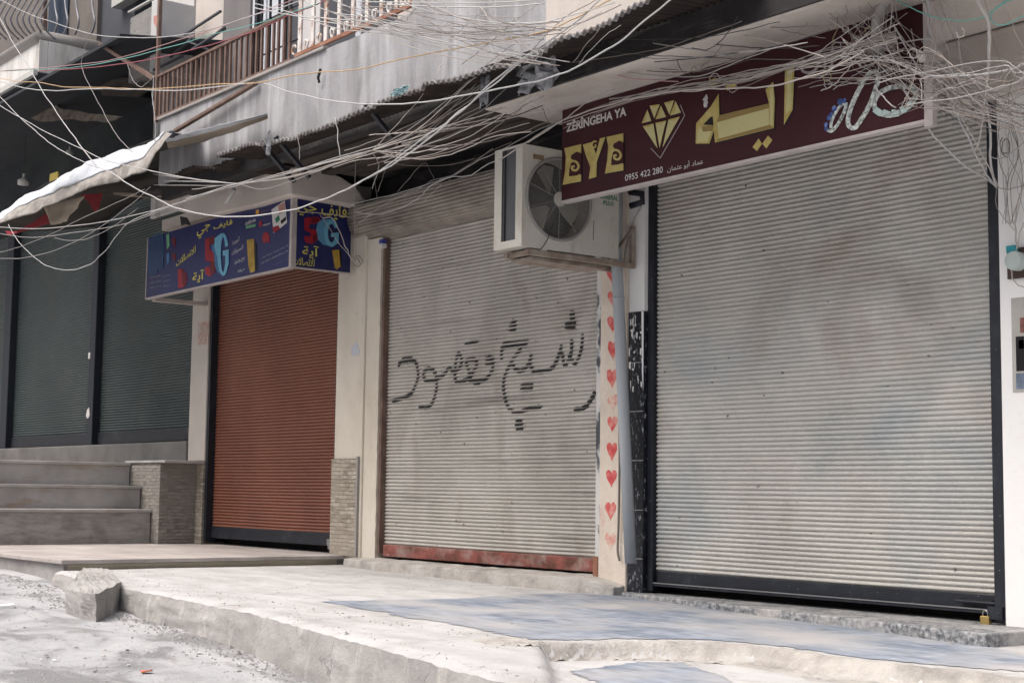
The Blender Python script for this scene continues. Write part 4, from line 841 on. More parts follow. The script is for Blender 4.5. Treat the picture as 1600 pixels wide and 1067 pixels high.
g = MB(); stroke(g, pf, [(82, 450), (130, 430), (130, 405), (205, 385), (205, 700), (155, 712), (150, 745), (85, 762), (82, 450)], Z1, 4, .0055, k=2); obj('phone_outline', g, cyan_dark_m, BS)
for (q, m_) in [([(240, 400), (265, 380), (270, 500), (245, 530)], lime_m), ([(285, 440), (325, 420), (325, 520), (300, 480)], red_dark_m), ([(240, 580), (265, 560), (268, 650), (245, 670)], cyan_dark_m), ([(290, 570), (325, 570), (325, 640), (300, 620)], red_dark_m)]:
    g = MB(); fill(g, pf, q, Z1, .003); obj('printed_shape', g, m_, BS)
g = MB(); fill(g, pf, [(345, 718), (385, 715), (425, 760), (432, 820), (405, 880), (350, 895)], Z1, .003); obj('printed_phone', g, red_print_m, BS)
g = MB(); fill(g, pf, [(385, 725), (420, 765), (425, 815), (400, 870), (388, 840)], Z1, .0055); obj('phone_edge', g, red_dark_m, BS)
T(pf, Z2, 'infinix', 25, 243, 120, 305, white_print_m, .01, .08)
g = MB(); fill(g, pf, [(28, 316), (118, 296), (118, 322), (28, 342)], Z2, .003); obj('green_bar', g, lime_m, BS)
g = MB(); fill(g, pf, [(120, 170), (148, 164), (148, 205), (120, 212)], Z2, .003); obj('orange_logo', g, orange_m, BS); T(pf, Z2, 'realme', 155, 165, 235, 195, orange_m, .006)
g = MB(); fill(g, pf, [(150, 275), (178, 268), (180, 318), (152, 326)], Z2, .003); obj('red_logo', g, red_print_m, BS); T(pf, Z2, 'xiaomi', 184, 282, 250, 318, white_print_m, .008)
g = MB(); fill(g, pf, [(265, 165), (388, 82), (410, 285), (285, 385)], Z2, .003); pb = obj('printed_picture', g, white_print_m, BS)
for (q, m_) in [([(330, 130), (385, 95), (395, 180), (340, 210)], mat('skin_print', (.45, .25, .20, 1))), ([(275, 330), (330, 310), (345, 345), (290, 380)], red_print_m), ([(300, 250), (335, 215), (345, 260), (312, 290)], green_m), ([(350, 270), (400, 230), (402, 260), (360, 300)], black_print_m)]:
    g = MB(); fill(g, pf, q, Z2, .0055); obj('picture_patch', g, m_, pb)
g = MB(); fill(g, pf, [(180, 410), (195, 380), (222, 372), (245, 395), (248, 455), (235, 475), (225, 455), (205, 478), (185, 465)], Z2, .003); obj('red_emblem', g, red_print_m, BS)
for k, s_ in enumerate(['فرع ١ شارع الأكرمية مقابل برادي', 'فرع ٢ شيخ مقصود سنترال حلبة', 'فرع ٣ كوباني']): T(pf, Z2, arabic(s_), (180, 170, 265)[k], 535 + k * 50, 415, 575 + k * 48, white_print_m, .004, .12)
g = MB(); fill(g, pf, [(35, 445), (92, 435), (112, 725), (72, 748), (50, 690)], Z2, .003)
# right face
T(ps, Z2, arabic('جي'), 495, 140, 680, 212, yellow_m, .012, -.02); T(ps, Z2, arabic('فايف'), 722, 130, 958, 240, yellow_m, .012)
T(ps, Z2, arabic('آية'), 545, 505, 700, 605, yellow_m, .012); T(ps, Z2, arabic('للاتصالات'), 460, 622, 660, 672, yellow_m, .01)
FV = [(565, 240), (690, 232), (718, 255), (690, 290), (612, 300), (612, 345), (680, 350), (690, 440), (640, 482), (575, 470), (560, 410), (615, 412), (630, 385), (565, 355)]
g = MB(); fill(g, ps, FV, Z2, .003); fv = obj('red_numeral', g, red_print_m, BS)
g = MB(); fill(g, ps, [(625, 245), (690, 240), (700, 280), (625, 292)], Z2, .0055); obj('numeral_shade', g, red_dark_m, fv); g = MB(); fill(g, ps, [(640, 400), (685, 380), (685, 440), (645, 470)], Z2, .0055); obj('numeral_shade', g, red_dark_m, fv)
g = MB(); fill(g, ps, [(675, 350), (690, 280), (740, 252), (815, 255), (760, 330), (745, 400), (775, 480), (810, 505), (740, 490), (690, 440)], Z2, .0035); obj('letter_depth', g, mat('cyan_mid_print', (.10, .27, .44, 1), rough=.4), BS)
g = MB(); fill(g, ps, ring_part(815, 382, 68, 128, 28, 332, 34), Z2, .006); fill(g, ps, [(810, 385), (882, 375), (880, 480), (848, 485), (845, 415), (810, 420)], Z2, .0062); obj('cyan_letter', g, cyan_m, BS)
g = MB(); fill(g, ps, [(822, 540), (885, 535), (900, 690), (865, 718), (845, 700)], Z2, .003); obj('printed_phone', g, phone_gold_m, BS)
g = MB(); fill(g, ps, [(888, 540), (905, 545), (912, 680), (902, 690)], Z2, .003); obj('phone_edge', g, black_print_m, BS)

# ================================================================== AIR CONDITIONER
XA = -9.56
AC = thing('air_conditioner', 'large cream outdoor air conditioner unit with round fan beside the maroon sign', 'air conditioner', (-9.74, -.75, 3.54))
ya, yb, za, zb2 = -1.265, -.24, 3.545, 4.37; xb_ = XA - .37
fc = at_x(873, 312, XA); FR = .325; N = 64
mb = MB()
# front face with a round hole, sides, back
def sq(a):
    c, s_ = math.cos(a), math.sin(a); y0, y1, zz0, zz1 = ya - fc.y, yb - fc.y, za - fc.z, zb2 - fc.z
    t = min((y1 / c if c > 1e-9 else y0 / c if c < -1e-9 else 1e9), (zz1 / s_ if s_ > 1e-9 else zz0 / s_ if s_ < -1e-9 else 1e9)); return (fc.y + c * t, fc.z + s_ * t)
angs = sorted([2 * math.pi * k / N for k in range(N)] + [math.atan2(z - fc.z, y - fc.y) % (2 * math.pi) for y in (ya, yb) for z in (za, zb2)])
n = len(angs); outer = [(XA, *sq(a)) for a in angs]; inner = [(XA, fc.y + FR * math.cos(a), fc.z + FR * math.sin(a)) for a in angs]; deep = [(XA - .16, p[1], p[2]) for p in inner]
mb.add(outer + inner + deep, [(i, (i + 1) % n, (i + 1) % n + n, i + n) for i in range(n)] + [(i + n, (i + 1) % n + n, (i + 1) % n + 2 * n, i + 2 * n) for i in range(n)])
mb.quad((xb_, ya, za), (xb_, yb, za), (xb_, yb, zb2), (xb_, ya, zb2)); mb.quad((xb_, ya, zb2), (xb_, yb, zb2), (XA, yb, zb2), (XA, ya, zb2)); mb.quad((xb_, ya, za), (XA, ya, za), (XA, yb, za), (xb_, yb, za)); mb.quad((xb_, yb, za), (XA, yb, za), (XA, yb, zb2), (xb_, yb, zb2))
# street-side face as a frame round the coil
fx0, fx1, fz0, fz1 = xb_ + .10, XA - .085, za + .06, zb2 - .02
mb.quad((xb_, ya, za), (fx0, ya, za), (fx0, ya, zb2), (xb_, ya, zb2)); mb.quad((fx1, ya, za), (XA, ya, za), (XA, ya, zb2), (fx1, ya, zb2)); mb.quad((fx0, ya, za), (fx1, ya, za), (fx1, ya, fz0), (fx0, ya, fz0)); mb.quad((fx0, ya, fz1), (fx1, ya, fz1), (fx1, ya, zb2), (fx0, ya, zb2))
cas = obj('casing', mb, ac_m, AC)
obj('fan_well', MB().disc((XA - .158, fc.y, fc.z), FR, (1, 0, 0), 48, .004), ac_dark_m, AC)
obj('coil', MB().box(fx0 - .01, fx1 + .01, ya + .02, ya + .03, fz0 - .01, fz1 + .005), coil_m, AC)
obj('coil_edge', MB().box(fx0, fx0 + .03, ya + .005, ya + .019, fz0, fz1), ac_dark_m, AC)
mb = MB()
for k in range(3):
    a0 = R(112 + k * 120); pts = []
    for (rr, da) in [(.06, -.25), (.16, -.5), (.29, -.52), (.30, -.1), (.28, .3), (.17, .25), (.07, .25)]: pts.append((XA - .09 + da * .05, fc.y + rr * math.cos(a0 + da), fc.z + rr * math.sin(a0 + da)))
    c0 = sum((Vector(p) for p in pts), Vector()) / len(pts); mb.add([c0] + pts + [Vector(p) + Vector((-.006, 0, 0)) for p in pts], [(0, i + 1, (i + 1) % 7 + 1) for i in range(7)])
obj('fan_blade', mb, blade_m, AC)
mb = MB()
for k in range(26):
    r_ = .05 + k * (.315 - .05) / 25; mb.tube([(XA + .012 - .02 * (r_ / .33) ** 3, fc.y + r_ * math.cos(2 * math.pi * i / 40), fc.z + r_ * math.sin(2 * math.pi * i / 40)) for i in range(41)], .0016, 4, False)
for k in range(10):
    a = 2 * math.pi * (k + .5) / 10; mb.tube([(XA + .014, fc.y + .05 * math.cos(a), fc.z + .05 * math.sin(a)), (XA + .002, fc.y + .335 * math.cos(a), fc.z + .335 * math.sin(a))], .003, 4)
obj('fan_guard', mb, wire_m, AC)
mb = MB().tube([(XA + .006, fc.y + .332 * math.cos(2 * math.pi * i / 64), fc.z + .332 * math.sin(2 * math.pi * i / 64)) for i in range(65)], .014, 8, False); obj('guard_rim', mb, wire_m, AC, True)
obj('fan_hub', MB().disc((XA + .004, fc.y, fc.z), .06, (1, 0, 0), 28, .018), ac_m, AC, bevel=.004)
c = at_x(841, 246, XA); bd = obj('badge', MB().box(XA, XA + .006, c.y - .055, c.y + .055, c.z - .02, c.z + .02), bronze_m, AC, bevel=.003)
pa = Plane('x', XA)
text(pa, 'GENERAL', (936.3, 309.6), (966, 307), .002, green_m, AC, 'green_lettering', bold=.02); text(pa, 'PLUS', (942.5, 320), (958.5, 316), .002, green_m, AC, 'green_lettering', bold=.02)
mb = MB().tube([at_x(928, 345, XA + .004), at_x(927, 375, XA + .004)], .004, 5); obj('handle_groove', mb, wire_m, AC)
BK = thing('wall_bracket', 'rusty steel bracket with triangular brace carrying the air conditioner', 'bracket', (-9.7, -.3, 3.5))
for x in (XA - .05, xb_ + .05): obj('arm', MB().box(x - .022, x + .022, -1.18, -.025, za - .058, za - .012), bracket_m, BK, bevel=.004)
obj('cross_bar', MB().box(xb_ + .075, XA - .075, -1.16, -1.11, za - .05, za - .014), bracket_m, BK)
obj('upright', MB().box(XA - .068, XA - .032, -.062, -.0255, za - .01, za + .30), bracket_m, BK)
obj('brace', MB().bar((XA - .05, -.045, za + .28), (XA - .05, -.30, za - .015), .03, .012), bracket_m, BK)
obj('drain_tray', MB().box(xb_ + .02, XA - .09, -1.1, -.3, za - .085, za - .06), bracket_m, BK)
for y in (ya + .25, yb - .2): obj('foot', MB().box(XA - .32, XA - .03, y - .03, y + .03, za - .0115, za - .001), ac_m, BK)
mb = MB()
for k in range(1): mb.tube([at_y(984, 300, -.1), at_y(1003, 303, -.08), at_y(1004, 316, -.08), at_y(985, 322, -.12)], .028, 8)
solo('insulated_pipe', mb, steel_dark_m, 'black insulated pipe stub behind the air conditioner by the white strip', 'pipe', smooth=True)
mb = MB().tube(catmull([at_y(*q, -.035) for q in [(1002, 322), (990, 345), (982, 370), (976, 400), (975, 415)]], 6), .007, 6); solo('drain_cable', mb, cable_ms['grey'], 'thin grey cable curving down the white strip behind the bracket', 'cable', smooth=True)

# drain pipe
p0, p1 = at_y(963.5, 405, -.13), at_y(985.5, 880, -.13)
PI_ = thing('drain_pipe', 'leaning grey plastic drain pipe beside the painted hearts', 'pipe', tuple(p1))
obj('tube', MB().tube([p0 + Vector((0, 0, .9)), p0, p0.lerp(p1, .5), p1], .049, 20), pipe_m, PI_, True)
obj('collar', MB().tube([p0.lerp(p1, .13) + Vector((-.0, 0, 0)), p0.lerp(p1, .135)], .053, 20), pipe_m, PI_, True)
mb = MB().tube(catmull([at_y(*q, -.05) for q in [(968, 640), (968, 720), (967, 790), (966, 830), (965, 860), (968, 876)]], 6), .010, 6); solo('thin_conduit', mb, cable_ms['brown'], 'thin brown conduit running down between the hearts and the pipe', 'conduit', smooth=True)

# padlock, little box on a string, meter, poster, rubble
PL = thing('padlock', 'brass padlock hanging from the black shutter rail at the ground', 'padlock', (-6.16, -.04, .8))
c = at_y(1540, 969, -.04); obj('body', MB().box(c.x - .034, c.x + .034, -.055, -.022, c.z - .025, c.z + .03), brass_m, PL, bevel=.006)
obj('shackle', MB().tube([(c.x + .02 * math.cos(R(a)), -.04, c.z + .03 + .035 * max(0, math.sin(R(a))) ** .7) for a in range(0, 181, 15)], .006, 8), chrome_m, PL, True)
BX = thing('hanging_box', 'small blue and white plastic box hanging on a string by the graffiti shutter', 'box', (-13.55, -.05, 4.15))
c = at_y(598, 381, -.06); obj('white_body', MB().box(c.x - .032, c.x + .032, -.085, -.03, c.z - .045, c.z + .0), white_print_m, BX, bevel=.004)
obj('blue_cap', MB().box(c.x - .033, c.x + .033, -.086, -.029, c.z + .001, c.z + .045), mat('blue_plastic', (.05, .06, .32, 1), rough=.4), BX, bevel=.006)
obj('string', MB().tube([(c.x, -.055, c.z + .045), (c.x + .005, -.2, c.z + .75)], .0025, 4), cable_ms['grey'], BX)
MT = thing('electric_meter', 'round electric meter with teal top on a brown board on the white wall', 'meter', (-5.8, -.08, 3.0))
p = at_y(1577, 437, -.041); q = at_y(1606, 386, -.041); obj('board', MB().box(p.x, q.x, -.065, -.041, p.z, q.z), brown_board_m, MT, bevel=.004)
c = at_y(1586, 409, -.08); obj('round_cover', MB().tube([(c.x + .02, -.066, c.z), (c.x + .02, -.12, c.z), (c.x + .02, -.14, c.z)], .062, 28, True, [.064, .064, .058]), glass_m, MT)
p = at_y(1578, 396, -.066); q = at_y(1592, 386, -.066); obj('teal_top', MB().box(p.x, q.x, -.11, -.0655, p.z, q.z + .01), teal_m, MT, bevel=.004)
PO = thing('poster', 'torn photo poster pasted on the white wall below the meter', 'poster', (-5.8, -.045, 2.6))
p = at_y(1583, 613, -.0415); q = at_y(1640, 460, -.0415)
mb = MB().box(p.x, q.x, -.0455, -.0415, p.z, q.z); obj('sheet', mb, mat('poster_grey', (.46, .45, .42, 1), (.36, .35, .33, 1), ns=5), PO)
for (a, b, c_, d_, m_) in [(1588, 525, 1600, 580, black_print_m), (1594, 520, 1610, 495, mat('poster_skin', (.30, .13, .10, 1), (.12, .05, .05, 1), ns=30)), (1592, 545, 1610, 530, mat('poster_mix', (.40, .28, .26, 1), (.10, .08, .08, 1), ns=40)), (1588, 608, 1610, 582, mat('poster_blue', (.20, .26, .34, 1), (.08, .10, .14, 1), ns=22))]:
    u, v = at_y(a, max(b, d_), -.048), at_y(c_, min(b, d_), -.048); obj('printed_patch', MB().box(u.x, v.x, -.0482, -.046, u.z, v.z), m_, PO)
for k, (px, py, r_, lb) in enumerate([(1592, 990, .07, 'large pale rubble stone at the foot of the white wall'), (1603, 975, .05, 'brick coloured rubble lump behind the pale stones at the white wall'), (1577, 975, .035, 'small crumbled plaster lump at the end of the black shutter')]):
    p = onwalk(px, py); mb = MB(); bm = bmesh.new(); bmesh.ops.create_icosphere(bm, subdivisions=3, radius=r_)
    for v in bm.verts: v.co *= 1 + .35 * nz(v.co.x + k, v.co.y, v.co.z, 11); v.co.z *= .7
    mb.add([v.co + p + Vector((0, 0, r_ * .5)) for v in bm.verts], [tuple(v.index for v in f.verts) for f in bm.faces]); bm.free()
    solo('rubble_stone', mb, rubble_m if k != 1 else rust_bar_m, lb, 'stone')

# ================================================================== LEFT: TARP, DARK ROOF, BALCONY, GRILLES
TP = thing('tarp_awning', 'sagging torn white tarpaulin awning over the dark shop', 'awning', (-17, -2.2, 4.5))
tt = [(-40, 360), (0, 334), (40, 306), (75, 287), (110, 268), (150, 250), (190, 236), (230, 222), (262, 207)]; tbm = [(-40, 378), (0, 352), (40, 337), (75, 322), (110, 308), (150, 293), (190, 279), (225, 268), (268, 209)]
def curve_at(T_, t):
    f = t * (len(T_) - 1); i = min(int(f), len(T_) - 2); k = f - i; return (T_[i][0] + (T_[i + 1][0] - T_[i][0]) * k, T_[i][1] + (T_[i + 1][1] - T_[i][1]) * k)
def tarp(u, v):
    a, b = curve_at(tt, u), curve_at(tbm, u); A = at_y(a[0], a[1], -1.95); Bp = at_y(b[0], b[1], -2.15 - .12 * math.sin(u * 9))
    p = A.lerp(Bp, v); return p + Vector((0, -.06 * math.sin(v * 3.1) + .07 * nz(u * 9, v * 2 + u * 4, 1) + .022 * nz(u * 30, v * 3 + u * 20, 2), .022 * nz(u * 11, v * 1.5, 6) + .005 * nz(u * 50, v * 2, 3)))
obj('front_flap', MB().thick(lambda u, v: tarp(u, v * .62), 90, 8, (0, .004, .002)), tarp_m, TP, True)
obj('dirty_hem', MB().thick(lambda u, v: tarp(u, .62 + .38 * v) + Vector((0, .006, 0)), 90, 6, (0, .004, .002)), hem_m, TP, True)
def roof(u, v):
    a = curve_at(tt, u); A = at_y(a[0], a[1], -1.95); return Vector((A.x - .6 * v, -1.95 + 1.9 * v, A.z + .34 * v + .04 * nz(u * 10, v * 3, 3) - .04 * math.sin(3.1 * v)))
obj('roof_sheet', MB().thick(roof, 60, 10, (0, 0, .006)), dark_cloth_m, TP, True)
mb = MB().thick(lambda u, v: (lambda a, b: a.lerp(b, v) + Vector((0, .04 * nz(u * 6, v * 3, 8), 0)))(at_y(*curve_at([(68, 322), (100, 312), (132, 306)], u), -1.9), at_y(*curve_at([(80, 352), (92, 350), (104, 345)], u), -1.9)), 10, 8, (0, .005, 0))
obj('hanging_flap', mb, tan_cloth_m, TP, True)
TB = thing('tarp_board', 'white edged tan tarpaulin stretched over boards left of the awning', 'awning', (-15, -1.8, 4.9))
w1, w2 = [(258, 218), (300, 206), (350, 194), (417, 178)], [(262, 232), (310, 224), (360, 208), (417, 186)]
def tb2(u, v): a, b = curve_at(w1, u), curve_at(w2, u); return at_y(a[0], a[1], -1.85).lerp(at_y(b[0], b[1], -1.6), v) + Vector((0, 0, .012 * nz(u * 9, v, 3)))
obj('white_edge', MB().thick(lambda u, v: tb2(u, v * .38), 30, 3, (0, .004, .004)), tarp_m, TB, True)
obj('tan_underside', MB().thick(lambda u, v: tb2(u, .38 + .62 * v) + Vector((0, .004, 0)), 30, 4, (0, .006, .004)), tan_cloth_m, TB, True)
obj('board', MB().bar(at_y(255, 236, -1.4), at_y(330, 226, -1.4), .16, .03), tan_cloth_m, TB)
obj('board', MB().bar(at_y(190, 304, -1.0), at_y(262, 308, -1.0), .22, .03), tan_cloth_m, TB)
p = at_y(268, 210, -1.9); obj('pipe_end', MB().tube([p, p + Vector((.12, -.05, -.03))], .04, 14), dgrey_metal_m, TB, True)
for k, (pts, m_, lb, ct) in enumerate([([(8, 360), (72, 330), (78, 348), (12, 368)], red_cloth_m, 'faded red cloth strip under the left end of the white tarpaulin', 'cloth'), ([(126, 304), (158, 302), (152, 326), (146, 330), (140, 318)], red_cloth_m, 'small ragged red cloth under the middle of the white tarpaulin', 'cloth'), ([(74, 318), (78, 272), (90, 268), (93, 330), (82, 336)], yel_cloth_m, 'dull yellow rag hanging beneath the white tarpaulin', 'cloth')]):
    solo('hanging_cloth', MB().prism([at_y(x, y, -1.3) for x, y in pts], (0, .02, 0)), m_, lb, ct)
LB = thing('balcony', 'dirty white corner balcony with grey coping at upper left', 'balcony', tuple(at_y(62, 110, -1.7)))
c = at_y(62, 62, -1.7); zc, z0_ = c.z, at_y(62, 112, -1.7).z
XB = c.x; yend = at_x(155, 72, XB).y
obj('front_wall', MB().box(-36, XB, -1.7, -1.58, z0_, zc), balc_white_m, LB, bevel=.01)
obj('side_wall', MB().box(XB - .12, XB, -1.579, yend, z0_, zc), balc_white_m, LB, bevel=.01)
obj('coping', MB().tube([(-36, -1.68, zc + .05), (XB - .02, -1.68, zc + .05), (XB - .02, yend, zc + .05)], .085, 12), cap_m, LB, True)
obj('floor_slab', MB().box(-36, XB + .02, -1.72, .29, z0_ - .09, z0_ - .002), dark_sheet_m, LB, bevel=.01)
obj('rim', MB().box(-36, XB + .05, -1.78, -1.725, z0_ - .05, z0_ + .02), lamp_m, LB)
RF = thing('dark_canopy', 'dark sheet roof with hanging boards over the shadowed alley shop', 'canopy', (-21, -1, 6))
zr = at_y(100, 118, -1.6).z
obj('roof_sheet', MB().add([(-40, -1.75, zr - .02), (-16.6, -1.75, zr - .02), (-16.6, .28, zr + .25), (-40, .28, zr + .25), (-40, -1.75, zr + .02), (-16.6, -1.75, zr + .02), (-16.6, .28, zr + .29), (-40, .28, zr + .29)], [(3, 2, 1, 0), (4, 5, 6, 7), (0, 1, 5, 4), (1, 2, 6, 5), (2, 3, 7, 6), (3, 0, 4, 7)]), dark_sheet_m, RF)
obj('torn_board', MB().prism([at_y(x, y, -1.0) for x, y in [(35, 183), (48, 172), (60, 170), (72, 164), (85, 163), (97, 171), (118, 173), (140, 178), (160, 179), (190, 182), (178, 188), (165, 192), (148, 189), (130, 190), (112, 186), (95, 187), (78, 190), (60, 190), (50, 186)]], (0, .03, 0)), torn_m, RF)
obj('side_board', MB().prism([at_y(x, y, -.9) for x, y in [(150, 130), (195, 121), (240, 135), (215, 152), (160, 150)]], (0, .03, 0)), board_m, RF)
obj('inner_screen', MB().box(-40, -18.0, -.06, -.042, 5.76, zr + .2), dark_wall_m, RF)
# hanging lamps in the dark
for k, (px, py, lb) in enumerate([(37, 284, 'small white pendant lamp hanging left in the dark shop'), (109, 238, 'faint white pendant lamp hanging deeper beside the first one')]):
    c = at_y(px, py, -.7 + .2 * k); LMP = thing('pendant_lamp', lb, 'lamp', tuple(c), 'pendant lamps in the dark shop')
    s_ = .62 if k else 1
    obj('shade', MB().tube([c + Vector((0, 0, .05 * s_)), c + Vector((0, 0, .02)), c + Vector((0, 0, -.05 * s_))], .1, 16, True, [.03, .09 * s_, .085 * s_]), lamp_m, LMP, True)
    obj('cap', MB().tube([c + Vector((0, 0, .12 * s_)), c + Vector((0, 0, .051 * s_))], .022 * s_, 10), lamp_m, LMP); obj('cord', MB().tube([c + Vector((0, 0, .9)), c + Vector((0, 0, .12 * s_))], .004, 4), cable_ms['dark'], LMP)
# bulging window grilles above the white balcony
GR = thing('window_grille', 'bulging steel bar grille above the white balcony at upper left', 'grille', tuple(at_y(20, 20, -1.6)))
for k in range(13):
    mb = MB(); x0 = 84 - k * 9.5; pts = [at_y(*q, -1.85 + dy) for q, dy in [((x0, -8), 0), ((x0 - 16, 20), -.0), ((x0 - 20, 32), .0), ((x0 - 12, 48), .15), ((x0 + 2, 62), .3)]]
    mb.tube(catmull(pts, 6), .014, 6); obj('curved_bar', mb, grille_m, GR, True)
WG = thing('window_grille', 'dark window with four bowed bars behind the white balcony', 'window', tuple(at_y(120, 60, -.4)))
xw0, xw1 = at_y(58, 30, -.40).x, at_y(152, 30, -.40).x
obj('wall', MB().box(xw0 - 9, xw1, -.40, .298, zr + .3, 13), mat('taupe_wall', (.20, .18, .165, 1), (.14, .125, .115, 1), ns=2, rough=.9), WG)
obj('pane', MB().box(at_y(76, 30, -.42).x, at_y(106, 30, -.42).x, -.425, -.402, zr + .4, 13), mat('dark_pane', (.015, .028, .05, 1), ns=3, rough=.25), WG)
for px in (88, 104, 121, 146): obj('bowed_bar', MB().tube(catmull([at_y(*q, -.6) for q in [(px - 3, -6), (px - 1, 15), (px + 2, 32), (px, 45), (px - 4, 54)]], 6), .016, 6), grille_m, WG, True)
obj('frame_post', MB().bar(at_y(70, -6, -.55), at_y(70, 54, -.55), .06, .05), rail_m, WG)
DM = thing('metal_wall', 'plain dark grey sheet metal wall beside the upper left balcony', 'wall', tuple(at_y(180, 60, -.35)))
obj('sheet', MB().box(at_y(150, 40, -.34).x, at_y(210, 40, -.34).x, -.34, .297, zr + .3, 13), dgrey_metal_m, DM)
A2 = thing('air_conditioner', 'old air conditioner with perforated side on the upper balcony behind the brown post', 'air conditioner', tuple(at_y(235, 118, -.9)))
xs_ = at_y(236, 60, -1.0); zt2, zb3 = at_y(236, 3, -1.0).z, at_y(236, 112, -1.0).z
mb = MB().box(xs_.x - .02, xs_.x + .15, -1.0, -.5, zb3, zt2); obj('casing', mb, mat('ac_white_old', (.56, .56, .56, 1), (.46, .46, .46, 1), ns=3), A2, bevel=.01)
per = mat('perforated_sheet', (.30, .29, .28, 1), (.22, .215, .21, 1), ns=4, specks=(.03, .03, .03, 1), speck_scale=38, speck_size=.3)
obj('perforated_side', MB().box(at_y(203, 60, -.99).x, xs_.x - .021, -.99, -.52, zb3, zt2 - .06), per, A2)
obj('top_edge', MB().bar(at_y(202, 20, -1.0), at_y(236, 1, -1.0), .04, .02), lamp_m, A2)
obj('red_mark', MB().prism([at_y(x, y, -1.0022) for x, y in [(240, 26), (248, 23), (248, 36), (244, 43), (240, 36)]], (0, .002, 0)), redtxt, A2)
mb = MB().bar(at_y(158, 70, -1.7), at_y(242, 124, -1.45), .08, .04); solo('steel_angle', mb, rail_m, 'slanting brown steel angle between the two balconies', 'beam')
obj('white_gap_wall', MB().box(at_y(185, 5, -.4).x, at_y(215, 5, -.4).x, -.5, -.342, at_y(190, 3, -.5).z, 13), lamp_m, DM)

